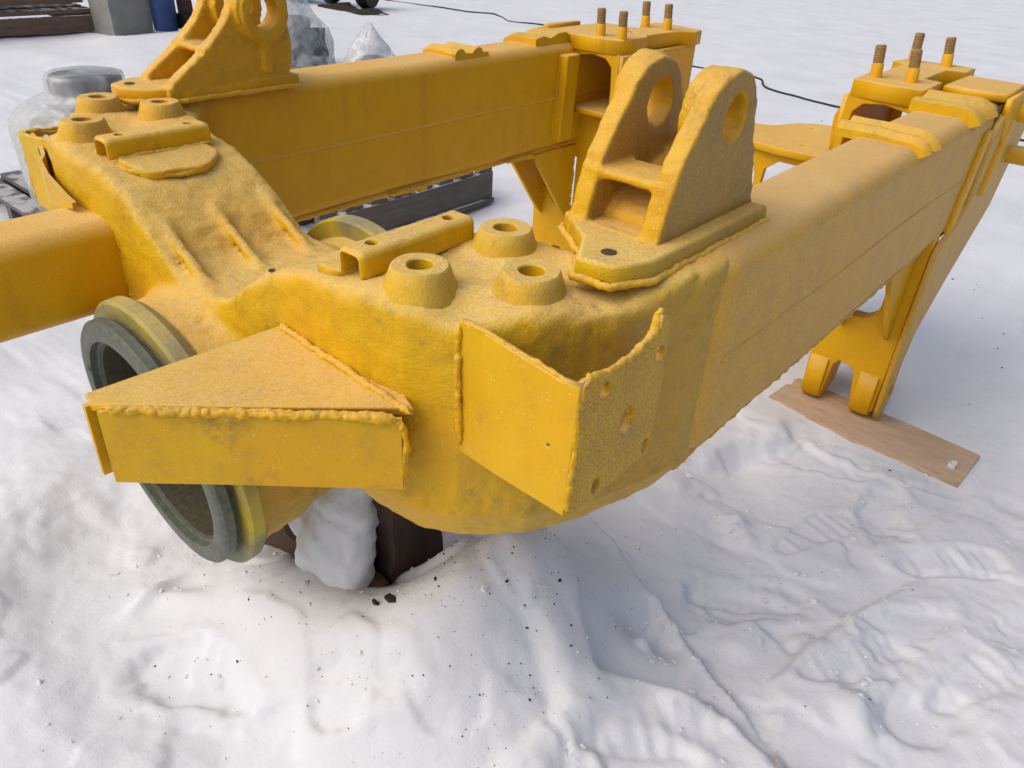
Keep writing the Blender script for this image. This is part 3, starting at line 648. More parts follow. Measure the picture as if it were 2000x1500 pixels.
wall('inner_plate', (0.572, 0.705), (0.61, 1.45), 1.60, 1.873, 0.022, M['paint_plate'], G)
def gw(p, r, s, rg=0.6): return weld(p, r, G, s, rg)
gw([(0.645, 0.726, 1.888), (0.8, 0.868, 1.888), (1.0, 1.048, 1.890), (1.2, 1.232, 1.888), (1.325, 1.345, 1.885)], 0.024, 31, 0.65)
gw([(0.64, 0.725, 1.897), (0.9, 0.965, 1.894), (1.15, 1.195, 1.893), (1.30, 1.338, 1.893)], 0.016, 36, 0.7)
gw([(1.325, 1.345, 1.89), (1.335, 1.358, 1.80), (1.32, 1.362, 1.70), (1.30, 1.362, 1.60)], 0.024, 32, 0.7)
gw([(0.573, 1.43, 1.905), (0.8, 1.405, 1.905), (1.05, 1.39, 1.905), (1.33, 1.38, 1.895)], 0.024, 33, 0.35)

# clevis towers -----------------------------------------------------
def clevis(sx, prof, hc, hr, xo, xi, e_t, base, bosses, mat, seed):
    """two ears: outer face xo, inner face xi (|x|), ear thickness e_t; profile in (y, z)"""
    xlo, xhi = min(xo, xi), max(xo, xi)
    zb = 2.325; P = np.array(prof); ymin, ymax = P[:, 0].min(), P[:, 0].max(); zmax = P[:, 1].max()
    def f(X, Y, Z):
        x = X * sx
        pr = sd_poly(Y + 0 * Z, Z + 0 * Y, prof)                       # ear silhouette
        ear = np.minimum(np.abs(x - (xlo + e_t / 2)), np.abs(x - (xhi - e_t / 2))) - e_t / 2
        g = smax(pr + 0 * x, ear + 0 * Y, 0.016)
        web = np.maximum(np.maximum(pr + 0.02, 0.12 + 0.10 * sstep((Z - 2.33) / 0.15) - (Y - np.interp(Z, [p[1] for p in prof[:7]], [p[0] for p in prof[:7]]))), np.maximum(xlo + 0.01 - x, x - xhi + 0.01)); web = np.maximum(web, Z - 2.47 - 0.35 * (Y - hc[0]))
        g = smin(g, web, 0.03)
        # cross bar across the front, following the sloping front edge
        fy = np.interp(2.50, [p[1] for p in prof[:6]], [p[0] for p in prof[:6]])
        bar = sd_box(x, Y, Z, (xlo + 0.01, fy + 0.004, 2.482), (xhi - 0.01, fy + 0.22, 2.515), 0.012); g = smin(g, bar, 0.022)
        lip = sd_box(x, Y, Z, (xlo + 0.005, prof[0][0] + 0.004, 2.27), (xhi - 0.005, prof[0][0] + 0.05, 2.335), 0.006); g = smin(g, lip, 0.012)
        if bosses:
            r0 = np.sqrt((Y - hc[0]) ** 2 + (Z - hc[1]) ** 2); g = smin(g, np.maximum(r0 - 0.150, np.maximum(x - xhi + 0.01, xhi - e_t - 0.055 - x)) - 0.006, 0.016)
            rr = np.sqrt((Y - hc[0]) ** 2 + (Z - hc[1]) ** 2); g = smin(g, np.maximum(rr - 0.165, np.abs(x - xlo - 0.005) - 0.028) - 0.006, 0.012)
            g = smin(g, np.maximum(rr - 0.140, np.abs(x - xlo + 0.02) - 0.022) - 0.006, 0.01)
            g = smin(g, sd_box(x, Y, Z, (xlo - 0.035, hc[0] - 0.028, 2.36), (xlo + 0.05, hc[0] + 0.028, hc[1] - 0.1), 0.012), 0.02)
        g = smax(g, -(np.sqrt((Y - hc[0]) ** 2 + (Z - hc[1]) ** 2) - hr) + 0 * x, 0.006)
        return g
    T = nets('clevis', f, (sx * xlo - 0.08 if sx > 0 else -xhi - 0.08, ymin - 0.06, 2.24), (xhi + 0.08 if sx > 0 else -xlo + 0.08, ymax + 0.08, zmax + 0.05), 0.011, mat, FR, rough=0.0032, rscale=30, seed=seed, pits=0.02)
    bs = [(sx * x, y) for x, y in base]
    plate('base_plate', [bs], 'z', 2.262, 2.332, M['paint_cast'] if sx > 0 else M['paint_beam'], T, 0.014, rough=0.003)
    c = np.mean(bs, axis=0); big = [tuple(c + (np.array(p) - c) * 1.0 + 0.006 * (np.array(p) - c) / np.linalg.norm(np.array(p) - c)) for p in bs]
    weld([(x, y, 2.266) for x, y in big + big[:1]], 0.022, T, seed + 1, 0.15)
    lathe('bolt_hole', [(0.0, 0.0), (0.027, 0.0), (0.027, 0.003), (0.0, 0.003)], M['bore'], T, (sx * 1.583, 2.04, 2.3325), k=18)
    return T
nprof0 = [(2.05, 2.29), (2.06, 2.40), (2.09, 2.50), (2.13, 2.61), (2.20, 2.71), (2.245, 2.765), (2.28, 2.82), (2.34, 2.865), (2.43, 2.885), (2.52, 2.86), (2.58, 2.79), (2.63, 2.66), (2.67, 2.54), (2.72, 2.40), (2.77, 2.34), (2.78, 2.29)]
nprof = [(y * 1.072, 3.3 - (3.3 - z) * 1.072) for y, z in nprof0]; nprof[0] = (nprof[0][0], 2.27); nprof[-1] = (nprof[-1][0], 2.27)
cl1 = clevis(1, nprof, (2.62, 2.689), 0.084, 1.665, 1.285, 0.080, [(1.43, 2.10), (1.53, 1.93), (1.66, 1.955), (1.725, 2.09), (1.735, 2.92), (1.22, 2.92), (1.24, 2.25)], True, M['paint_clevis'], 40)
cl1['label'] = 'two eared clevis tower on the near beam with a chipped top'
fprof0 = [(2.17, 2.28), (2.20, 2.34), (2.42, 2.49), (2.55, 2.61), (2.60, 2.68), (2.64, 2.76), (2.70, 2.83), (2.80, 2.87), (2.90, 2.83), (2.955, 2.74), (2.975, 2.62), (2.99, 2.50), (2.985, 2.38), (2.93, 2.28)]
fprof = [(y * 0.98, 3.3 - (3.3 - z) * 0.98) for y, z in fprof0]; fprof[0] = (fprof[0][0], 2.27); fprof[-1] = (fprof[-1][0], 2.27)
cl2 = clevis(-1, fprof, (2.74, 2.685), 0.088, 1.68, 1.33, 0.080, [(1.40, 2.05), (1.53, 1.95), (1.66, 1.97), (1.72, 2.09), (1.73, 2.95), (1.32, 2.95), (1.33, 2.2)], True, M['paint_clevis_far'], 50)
cl2['label'] = 'clevis tower on the far beam with a round ring boss'

# spring saddles lying across the beams
def saddle(sx, y0, w, x0, x1, prof, seed, over=True):
    a, b = (1.44, 1.85) if sx > 0 else (-1.79, -1.385)
    r = 0.095; path = []
    if sx > 0:
        for x in np.linspace(x0, b - r, 14): path.append((x, BZ1, 0, 1))
        if over:
            for t in np.linspace(0.1, 1.1, 7): path.append((b - r + r * math.sin(t), BZ1 - r + r * math.cos(t), math.sin(t), math.cos(t)))
    else:
        if over:
            for t in np.linspace(-0.9, -0.1, 6): path.append((a + r + r * math.sin(t), BZ1 - r + r * math.cos(t), math.sin(t), math.cos(t)))
        for x in np.linspace(a + r, x1, 14): path.append((x, BZ1, 0, 1))
    k = len(prof); V = []; F = []
    for i, (x, z, nx, nzz) in enumerate(path):
        for u, h in prof:
            V.append((x + nx * h, y0 + u * w, z + nzz * h))
    V = np.array(V); V += 0.006 * np.stack([vnoise(V, 7, seed + j) for j in range(3)], 1)
    for i in range(len(path) - 1):
        for j in range(k): F.append((i * k + j, i * k + (j + 1) % k, (i + 1) * k + (j + 1) % k, (i + 1) * k + j))
    F.append(tuple(range(k))[::-1]); F.append(tuple((len(path) - 1) * k + j for j in range(k)))
    o = soft(mesh('spring_saddle', V, F, M['paint_weld'], FR), 35)
    return o
P2 = [(0, -0.02), (0.0, 0.025), (0.06, 0.05), (0.16, 0.06), (0.24, 0.05), (0.30, 0.022), (0.50, 0.018), (0.58, 0.04), (0.68, 0.055), (0.78, 0.045), (0.84, 0.016), (1.0, 0.012), (1.0, -0.02)]
saddle(1, 4.62, 0.36, 1.37, 1.8, P2, 1); saddle(1, 5.66, 0.46, 1.46, 1.8, [(0, -0.02), (0.0, 0.06), (0.15, 0.075), (0.35, 0.045), (0.6, 0.05), (0.75, 0.08), (0.95, 0.07), (1.0, 0.03), (1, -0.02)], 5)
saddle(-1, 4.42, 0.36, -1.8, -1.42, P2, 9); saddle(-1, 5.38, 0.5, -1.8, -1.44, [(0, -0.02), (0.0, 0.05), (0.2, 0.07), (0.4, 0.045), (0.6, 0.08), (0.8, 0.085), (1.0, 0.04), (1, -0.02)], 13)

# end brackets ------------------------------------------------------
def stud(x, y, z, lx, par, h=0.20):
    prof = [(0.0, -0.02), (0.041, -0.02), (0.041, 0.085), (0.034, 0.095)]
    for k in range(9): prof += [(0.039, 0.102 + k * 0.0115), (0.034, 0.108 + k * 0.0115)]
    prof += [(0.036, h + 0.005), (0.030, h + 0.012), (0.0, h + 0.012)]
    s = lathe('stud', prof[:4] + [(0.0, 0.096)], M['paint_beam'], par, (x, y, z), (lx, 0, 1), 20)
    lathe('thread', [(0.0, 0.09)] + prof[3:], M['thread'], s, (x, y, z), (lx, 0, 1), 20)
def end_bracket(sx, y0, yl, studs, outer):
    B = empty('end_bracket', (sx * 1.5, yl, -0.1), None, None); B.parent = FR; B.matrix_parent_inverse = world_of(FR).inverted()
    pm = M['paint_beam']
    f = lambda L: [(sx * a, b) for a, b in L]
    top = [(0.95, y0), (1.43, y0 - 0.03), (1.43, y0 + 0.45), (1.30, y0 + 0.47), (1.29, y0 + 1.05), (1.43, y0 + 1.08), (1.43, y0 + 1.36), (1.30, y0 + 1.40), (0.90, y0 + 1.32), (0.87, y0 + 1.12), (0.98, y0 + 1.05), (0.99, y0 + 0.50), (0.93, y0 + 0.42)]
    plate('top_plate', [f(top), circle(sx * 1.18, y0 + 0.55, 0.03, 14)], 'z', 2.215, 2.34, pm, B, 0.010, rough=0.004)
    for i, (x, y, lx) in enumerate(studs): stud(x, y, 2.34, lx, B)
    lo, hi = sorted((sx * 0.90, sx * 0.965))
    # inner wall, arched opening, shelf, rear wall with window
    plate('inner_wall', [[(y0 + 0.02, 1.70), (y0 + 0.02, 2.22), (y0 + 1.25, 2.22), (y0 + 1.25, 1.70)]], 'x', lo, hi, pm, B, 0.012)
    plate('arch_plate', [f([(0.925, 1.74), (0.935, 2.23), (1.425, 2.225), (1.425, 2.16), (1.36, 2.175), (1.20, 2.20), (1.06, 2.18), (1.00, 2.12), (0.985, 1.95), (0.985, 1.74)])], 'y', y0 + 0.002, y0 + 0.07, pm, B, 0.008, rough=0.002)
    plate('shelf', [f([(0.86, y0 - 0.01), (1.43, y0 - 0.01), (1.43, y0 + 1.2), (0.86, y0 + 1.2)])], 'z', 1.70, 1.745, pm, B, 0.008, rough=0.003)
    plate('rear_wall', [f([(0.97, 1.745), (1.43, 1.745), (1.43, 2.21), (0.97, 2.21)]), f([(1.05, 1.86), (1.05, 2.12), (1.20, 2.12), (1.20, 1.86)])], 'y', y0 + 1.10, y0 + 1.15, pm, B, 0.008)
    plate('inner_rib', [f([(0.83, 1.96), (0.83, 2.04), (0.90, 2.21), (0.93, 2.21), (0.93, 1.75), (0.86, 1.75)])], 'y', y0 + 0.16, y0 + 0.21, pm, B, 0.006)
    leg = f([(0.92, 1.70), (1.435, 1.70), (1.435, 1.375), (1.50, 1.40), (1.78, 1.40), (1.846, 1.50), (1.853, 1.375), (1.853, 0.45), (1.84, 0.0), (1.78, -0.06), (1.70, -0.06), (1.655, 0.0), (1.61, 0.27), (1.56, 0.31), (1.49, 0.32), (1.455, 0.27), (1.425, 0.0), (1.39, -0.07), (1.30, -0.07), (1.255, 0.0), (1.25, 0.30), (1.30, 0.52), (1.28, 0.70), (1.12, 1.05), (0.95, 1.40)])
    slot = f([(1.38, 0.80), (1.41, 0.74), (1.46, 0.72), (1.56, 0.73), (1.62, 0.77), (1.65, 0.85), (1.66, 1.25), (1.58, 1.30), (1.44, 1.30), (1.38, 1.25)])
    plate('leg_plate', [leg, slot], 'y', yl, yl + 0.14, pm, B, 0.014, rough=0.003)
    for xa in (1.265, 1.665):
        a, b = sorted((sx * xa, sx * (xa + 0.155)))
        lug = [(yl - 0.03, 0.30), (yl + 0.30, 0.34), (yl + 0.40, 0.15), (yl + 0.34, -0.02), (yl + 0.22, -0.075), (yl + 0.06, -0.085), (yl - 0.035, -0.03)]
        plate('lug', [lug, circle(yl + 0.17, 0.11, 0.085, 24)], 'x', a + 0.003, b - 0.003, pm, B, 0.012, rough=0.002)
    for xa in (1.40, 1.74):
        a, b = sorted((sx * xa, sx * (xa + 0.04)))
        plate('gusset', [[(yl - 0.62, 1.372), (yl - 0.002, 1.372), (yl - 0.002, 0.62), (yl - 0.06, 0.66)]], 'x', a, b, pm, B, 0.005)
        weld([(sx * xa, yl - 0.005, 1.34), (sx * xa, yl - 0.005, 0.68)], 0.02, B, int(xa * 30), 0.4, pm)
    a, b = sorted((sx * 1.822, sx * 1.872))
    if outer:
        op = [(6.30, 1.60), (6.36, 2.16), (6.62, 2.245), (7.02, 2.25), (7.50, 2.18), (7.57, 1.93), (7.27, 1.36), (6.55, 0.95), (6.10, 0.64), (6.02, 0.39), (6.06, 0.05), (5.96, -0.05), (5.84, -0.07), (5.78, 0.05), (5.77, 0.60), (5.80, 1.36), (5.93, 1.42), (6.2, 1.48)]
        plate('outer_plate', [op, circle(5.95, 0.12, 0.085, 24)], 'x', 1.855, 1.895, M['paint_shade_film'], B, 0.01, rough=0.003)
    return B
eb1 = end_bracket(1, 6.02, 5.82, [(1.036, 6.214, -0.10), (1.274, 6.253, -0.12), (0.989, 7.242, -0.03), (1.245, 7.243, -0.14)], True)
eb2 = end_bracket(-1, 5.86, 6.02, [(-1.199, 5.95, -0.07), (-0.984, 5.955, -0.06), (-1.307, 6.827, -0.07), (-1.085, 6.854, -0.08)], False)
# vertical bars where the beams meet the end brackets
def vbar(x0, x1, y0, y1, z0, z1, sh, mat, par):
    V = []; 
    for z, dy in ((z0, 0), (z1, sh)):
        V += [(x0, y0 + dy, z), (x1, y0 + dy, z), (x1, y1 + dy, z), (x0, y1 + dy, z)]
    F = [(0, 3, 2, 1), (4, 5, 6, 7), (0, 1, 5, 4), (1, 2, 6, 5), (2, 3, 7, 6), (3, 0, 4, 7)]
    return bevel(mesh('splice_bar', V, F, mat, par), 0.012)
vbar(-1.40, -1.30, 5.62, 5.80, 1.47, 2.19, 0.03, M['paint_beam'], FR)
weld([(-1.385, 5.62, 1.5), (-1.385, 5.635, 1.85), (-1.385, 5.65, 2.18)], 0.022, FR, 61, 0.4)
vbar(1.845, 1.88, 6.02, 6.17, 1.43, 2.12, 0.14, M['paint_beam'], FR)
vbar(1.885, 1.925, 6.50, 6.62, 1.62, 2.14, 0.16, M['paint_beam'], FR)
# cap over the near beam end and its two pins
plate('end_cap', [[(1.45, 6.42), (1.66, 6.40), (1.86, 6.44), (1.87, 7.02), (1.46, 7.05)]], 'z', 2.275, 2.335, M['paint_beam'], FR, 0.02, rough=0.004)
plate('end_cap_skirt', [[(6.44, 2.31), (6.45, 2.20), (6.52, 2.08), (6.60, 1.98), (6.72, 1.96), (6.80, 2.10), (7.02, 2.15), (7.02, 2.31)]], 'x', 1.862, 1.912, M['paint_beam'], FR, 0.015, rough=0.004)
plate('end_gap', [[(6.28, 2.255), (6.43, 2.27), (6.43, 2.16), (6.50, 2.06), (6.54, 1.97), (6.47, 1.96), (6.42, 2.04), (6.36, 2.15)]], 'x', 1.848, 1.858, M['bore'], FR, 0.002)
for y, z in ((6.86, 2.17), (7.22, 1.80)):
    lathe('pin', [(0.0, 0.0), (0.07, 0.0), (0.07, 0.15), (0.06, 0.162), (0.0, 0.162)], M['paint_beam'], FR, (1.88, y, z), (1, 0, 0.02), 24)
plate('ridge_strip', [[(-1.86, 6.0), (-1.80, 6.0), (-1.80, 6.48), (-1.86, 6.48)]], 'z', 2.27, 2.35, M['paint_weld'], FR, 0.006)
box('end_cap', (-1.77, 5.9, 2.262), (-1.36, 6.8, 2.325), M['paint_beam'], FR, 0.015)
# cross plate joining both end brackets
cp = [(-0.90, 5.98), (-0.45, 6.10), (0.20, 6.08), (0.50, 6.02), (0.88, 6.04), (0.88, 7.15), (0.52, 7.14), (0.40, 7.10), (0.27, 6.98), (0.17, 6.72), (0.02, 6.66), (-0.2, 6.72), (-0.4, 7.0), (-0.88, 7.05)]
cpo = plate('cross_plate', [cp, circle(0.62, 6.28, 0.022, 12), circle(0.45, 6.9, 0.02, 12)], 'z', 1.695, 1.752, M['paint_plate'], FR, 0.008, rough=0.002)
plate('cross_flange', [[(-0.9, 1.60), (0.30, 1.60), (0.34, 1.50), (0.36, 1.30), (0.40, 1.30), (0.42, 1.55), (0.52, 1.63), (0.86, 1.63), (0.86, 1.70), (-0.9, 1.70)]], 'y', 6.10, 6.15, M['paint_beam'], cpo, 0.006)
tube('cross_tube', [(-1.25, 6.75, 0.95), (1.25, 6.75, 0.95)], 0.11, M['dark_metal'], FR, k=24)

# ------------------------------------------------------------------ supports
def rough_box(name, lo, hi, mat, amp=0.02, sc=4, seed=0, n=14, parent=None):
    bm = bmesh.new(); bmesh.ops.create_cube(bm, size=1); bmesh.ops.subdivide_edges(bm, edges=bm.edges, cuts=n, use_grid_fill=True)
    P = np.array([v.co[:] for v in bm.verts]); lo = np.array(lo); hi = np.array(hi); V = (P + 0.5) * (hi - lo) + lo
    d = np.stack([fbm(V, sc, seed + k, 3) for k in range(3)], 1) * amp; V = V + d
    me = bpy.data.meshes.new(name)
    for v, c in zip(bm.verts, V): v.co = c * S
    bm.to_mesh(me); bm.free(); o = link(name, me, mat, parent, False); return soft(o, 40)
bd = plate('wooden_board', [[(1.10, 5.56), (1.35, 5.52), (1.60, 5.50), (1.85, 5.46), (2.05, 5.49), (2.35, 5.46), (2.61, 5.47), (2.635, 5.96), (2.2, 6.0), (1.7, 6.03), (1.14, 6.06)]], 'z', -0.135, -0.082, M['board'], None, 0.006, rough=0.004)
tag(bd, 'pale weathered plank lying on the snow under the forked frame foot', 'board')
fbd = plate('wooden_board', [[(-2.1, 5.85), (-1.0, 5.8), (-0.98, 6.35), (-2.1, 6.38)]], 'z', -0.15, -0.085, M['board'], None, 0.006, rough=0.004)
tag(fbd, 'plank under the foot of the far beam, mostly hidden', 'board')
sb = rough_box('snow_crumb', (2.48, 5.62, -0.085), (2.53, 5.66, -0.045), M['snow'], 0.016, 22, 3, 4); tag(sb, 'small lump of snow on the end of the plank', 'snow lump')
bk = rough_box('timber_block', (0.38, 1.88, -0.2), (0.64, 2.20, 1.20), M['dark_wood'], 0.055, 3.0, 5, 18); tag(bk, 'dark upright timber block propping up the cast crossmember', 'timber block')
lg = rough_box('timber_log', (-0.40, 1.70, -0.2), (0.62, 1.84, 0.30), M['brown_wood'], 0.03, 4, 8, 14); tag(lg, 'brown timber lying in the snow beside the dark block', 'timber')
def lump(X, Y, Z):
    a = sd_seg(X, Y, Z, (0.30, 1.74, 0.30), (0.36, 1.86, 0.86), 0.17); b = sd_seg(X, Y, Z, (0.05, 1.80, 0.42), (0.22, 1.90, 0.95), 0.13)
    g = smin(smin(a, b, 0.10), sd_seg(X, Y, Z, (0.52, 1.68, 0.10), (0.46, 1.80, 0.66), 0.10), 0.12)
    return smax(g, X * 0.8 + (Y - 1.7) * 0.35 - 0.50, 0.05)
tag(nets('snow_lump', lump, (-0.2, 1.35, -0.3), (0.95, 2.3, 1.3), 0.03, M['snow'], None, rough=0.03, rscale=7, seed=2), 'lump of snow stuck to the front of the dark timber block', 'snow lump')

# ------------------------------------------------------------------ background things
def pallet(name, x0, y0, lx, ly, z, mat, label, rot=0.0, nb=3, slats=7, up=0.0, group=None):
    """slats run along x; bearers along y (before rotation)"""
    root = empty(name, (x0 + lx / 2, y0 + ly / 2, z), label, 'pallet', group)
    for k in range(slats):
        yy = y0 + (ly - 0.24) * k / (slats - 1); box('slat', (x0 + 0.02, yy, z + 0.26 + up), (x0 + lx - 0.02, yy + 0.24, z + 0.315 + up), mat, root, 0.006)
    for k in range(nb):
        xx = x0 + (lx - 0.12) * k / (nb - 1); box('bearer', (xx, y0 + 0.004, z + 0.06), (xx + 0.12, y0 + ly - 0.004, z + 0.258 + up), mat, root, 0.006)
        box('foot_board', (xx - 0.04, y0 + 0.008, z), (xx + 0.16, y0 + ly - 0.008, z + 0.058), mat, root, 0.004)
    root.rotation_euler = (0, 0, rot); return root
pallet('pallet', -5.7, 4.75, 2.0, 2.75, gh(-4.7, 6), M['grey_wood'], 'grey weathered pallet on the snow behind the far beam', 0.0, 3, 8, 0.14)
pallet('pallet', -7.7, 2.75, 2.1, 2.2, gh(-6.7, 3.8), M['grey_wood_x'], 'grey pallet under the film wrapped wheel hub', 0.0, 3, 7)
pz0 = gh(-6.7, 3.8) + 0.315
HX, HY = -6.0, 3.62
hub = empty('wheel_hub', (HX, HY, pz0), 'round wheel hub wrapped in milky film, standing on a grey pallet', 'wheel hub')
lathe('drum', [(0.0, 0.0), (0.60, 0.0), (0.62, 0.05), (0.62, 0.85), (0.56, 0.92), (0.0, 0.94)], M['cream_metal'], hub, (HX, HY, pz0), k=40)
lathe('neck', [(0.45, 0.92), (0.40, 1.05), (0.30, 1.14), (0.30, 1.17)], M['grey_metal'], hub, (HX, HY, pz0), k=32)
lathe('cap', [(0.0, 1.15), (0.33, 1.15), (0.355, 1.18), (0.355, 1.29), (0.33, 1.33), (0.0, 1.33)], M['dark_metal'], hub, (HX, HY, pz0), k=40)
def wrap(name, prof, c, parent, seed, amp=0.03, k=72, fold=0.03):
    a = np.linspace(0, 2 * math.pi, k, endpoint=False); V = []; F = []; n = len(prof)
    for i, (r, h) in enumerate(prof):
        for t in a:
            rr = r * (1 + fold * math.sin(9 * t + 3 * h + seed) * (0.3 + h) + 0.5 * fold * math.sin(23 * t - 5 * h)); V.append((c[0] + rr * math.cos(t), c[1] + rr * math.sin(t), c[2] + h))
    V = np.array(V); V[:, :2] += amp * np.stack([fbm(V, 4, seed, 3), fbm(V, 4, seed + 2, 3)], 1); V[k:, 2] += 0.6 * amp * fbm(V, 5, seed + 7, 3)[k:]
    for i in range(n - 1):
        for j in range(k): F.append((i * k + j, i * k + (j + 1) % k, (i + 1) * k + (j + 1) % k, (i + 1) * k + j))
    F.append(tuple((n - 1) * k + j for j in range(k)))
    return mesh(name, V, F, M['film'], parent, True)
wrap('film_wrap', [(0.74, 0.012), (0.78, 0.15), (0.79, 0.45), (0.80, 0.80), (0.78, 0.92), (0.70, 1.02), (0.55, 1.10), (0.40, 1.16), (0.385, 1.20), (0.385, 1.30), (0.37, 1.345), (0.34, 1.358), (0.2, 1.362), (0.02, 1.362)], (HX, HY, pz0), hub, 3, 0.008, 128, 0.009)

def bag(x, y, rx, ry, h, seed, label, tipx=0.0, tipy=0.0):
    z = gh(x, y); root = empty('wrapped_part', (x, y, z), label, 'wrapped part', 'film wrapped parts behind the far beam')
    o = rough_box('machine_part', (x - rx * 0.62, y - ry * 0.62, z - 0.04), (x + rx * 0.62, y + ry * 0.62, z + h * 0.42), M['dark_metal'], 0.06, 3, seed, 8, root)
    lathe('flange', [(0.0, 0.0), (rx * 0.45, 0.0), (rx * 0.45, 0.08), (0.0, 0.08)], M['grey_metal'], root, (x + 0.05, y, z + h * 0.45), (0.2, -0.2, 1), 24)
    k = 48; a = np.linspace(0, 2 * math.pi, k, endpoint=False); V = []; F = []
    pr = [(1.12, 0.0), (1.08, 0.12), (1.0, 0.28), (0.85, 0.42), (0.62, 0.56), (0.40, 0.72), (0.20, 0.88), (0.05, 1.0)]
    for r, t in pr:
        for b in a: V.append((x + tipx * t ** 2 + rx * r * math.cos(b), y + tipy * t ** 2 + ry * r * math.sin(b), z - 0.02 + h * t))
    V = np.array(V); V += 0.10 * np.stack([fbm(V, 2.6, seed + q, 3) for q in range(3)], 1) * np.array([1, 1, 0.8])
    for i in range(len(pr) - 1):
        for j in range(k): F.append((i * k + j, i * k + (j + 1) % k, (i + 1) * k + (j + 1) % k, (i + 1) * k + j))
    F.append(tuple((len(pr) - 1) * k + j for j in range(k)))
    mesh('plastic_bag', V, F, M['film_clear'], root, True); return root
bag(-9.0, 10.0, 0.72, 0.72, 1.35, 11, 'dark machine part under a clear plastic bag gathered to a point', -0.1, 0.1)
bag(-8.6, 11.1, 0.45, 0.5, 0.70, 19, 'low machine part under crumpled clear plastic beside the pointed bag')
bag(-12.3, 10.7, 0.75, 0.8, 1.9, 27, 'tall white film bundle standing behind the far clevis tower')

def stack_pallet(x, y, z, rot, label):
    r = pallet('pallet', x, y, 2.6, 4.2, z, M['pallet_brown'], label, rot, 3, 6); return r
gz = gh(-20, 8)
for k, (lab) in enumerate(('lower brown pallet with snow between its boards', 'upper brown pallet lying on another pallet')):
    r = empty('pallet', (-20.0, 7.4, gz + k * 0.62), lab, 'pallet', 'brown pallets by the concrete post')
    for q in range(5): box('slat', (-21.6 + q * 0.62, 4.6, gz + k * 0.62 + 0.46), (-21.2 + q * 0.62, 9.4 - 0.25 * k, gz + k * 0.62 + 0.56), M['pallet_brown'], r, 0.01)
    for q in range(3): box('bearer', (-21.6, 4.7 + q * 2.25, gz + k * 0.62 + 0.10), (-18.75, 4.95 + q * 2.25, gz + k * 0.62 + 0.458), M['pallet_brown'], r, 0.01)
    box('side_board', (-18.74, 4.6, gz + k * 0.62 + 0.06), (-18.66, 9.4 - 0.25 * k, gz + k * 0.62 + 0.42), M['pallet_brown'], r, 0.01)
    r.rotation_euler = (0, 0, -0.06 + 0.10 * k)
o = rough_box('concrete_post', (-18.55, 9.25, gh(-18, 9.8) - 0.1), (-17.5, 10.25, 3.2), M['concrete'], 0.03, 1.5, 3, 10); tag(o, 'grey concrete post standing beside the brown pallets', 'post')
bl = empty('gas_cylinder', (-17.35, 10.5, gh(-17.35, 10.5)), 'dark blue gas cylinder standing next to the concrete post', 'gas cylinder')
lathe('body', [(0.0, 0.0), (0.27, 0.0), (0.29, 0.04), (0.29, 2.6), (0.22, 2.85), (0.10, 2.98), (0.0, 3.0)], M['blue'], bl, (-17.35, 10.5, gh(-17.35, 10.5) + 0.02), k=28)
lathe('valve', [(0.0, 2.98), (0.07, 2.98), (0.07, 3.2), (0.0, 3.2)], M['rust'], bl, (-17.35, 10.5, gh(-17.35, 10.5) + 0.02), k=16)
o = rough_box('timber_post', (-17.6, 11.0, gh(-17.4, 11)), (-17.3, 11.25, 2.6), M['rust'], 0.02, 3, 6, 6); tag(o, 'reddish brown timber post behind the blue cylinder', 'post')
o = rough_box('timber_offcut', (-17.1, 11.1, gh(-17, 11.3)), (-16.0, 11.45, gh(-17, 11.3) + 0.22), M['pallet_brown'], 0.02, 3, 7, 6); tag(o, 'short timber offcut on the snow by the reddish post', 'timber')
o = rough_box('dark_sack', (-17.3, 10.75, gh(-17, 10.9)), (-16.3, 11.05, gh(-17, 10.9) + 0.30), M['dark_metal'], 0.12, 2, 9, 8); tag(o, 'dark limp sack at the foot of the blue cylinder', 'sack')
ty = empty('tyre', (-21.0, 6.2, gz + 1.2), 'black tyre lying on the upper brown pallet', 'tyre')
lathe('tread', [(0.5, 0.0), (0.85, 0.0), (0.95, 0.1), (0.95, 0.4), (0.85, 0.5), (0.5, 0.5), (0.46, 0.4), (0.46, 0.1)], M['rubber'], ty, (-21.0, 6.2, gz + 1.19), k=40, close=True)
# scrap machinery at the top of the yard
for (x, y, sx_, lab) in ((-20.6, 18.2, 1.6, 'dark rusty axle assembly resting on the snow'), (-22.6, 17.0, 1.3, 'dark rusty gearbox casing resting on the snow')):
    z = gh(x, y); r = empty('scrap_machine', (x, y, z), lab, 'machinery', 'rusty machinery across the yard')
    tube('shaft', [(x - sx_, y - 0.6, z + 0.6), (x + sx_, y + 0.6, z + 0.6)], 0.22, M['rust'], r, k=16)
    for s in (-1, 1):
        lathe('wheel', [(0.0, -0.16), (0.30, -0.2), (0.56, -0.2), (0.62, -0.1), (0.62, 0.1), (0.56, 0.2), (0.30, 0.2), (0.0, 0.16)], M['rubber'], r, (x + s * sx_ * 0.8, y + s * 0.48, z + 0.6), (sx_, 0.6, 0), 32)
    lathe('housing', [(0.0, -0.5), (0.3, -0.45), (0.55, -0.1), (0.55, 0.1), (0.3, 0.45), (0.0, 0.5)], M['dark_metal'], r, (x, y, z + 0.58), (sx_, 0.6, 0), 28)
for i, (x, y, w) in enumerate([(-19.2, 18.0, 1.2)]):
    o = rough_box('dirt_patch', (x - w, y - 0.5, gh(x, y) - 0.05), (x + w, y + 0.5, gh(x, y) + 0.05), M['dirt'], 0.12, 1.6, 30 + i, 10); tag(o, 'low heap of dark dirt on the snow by the rusty machinery', 'dirt heap')

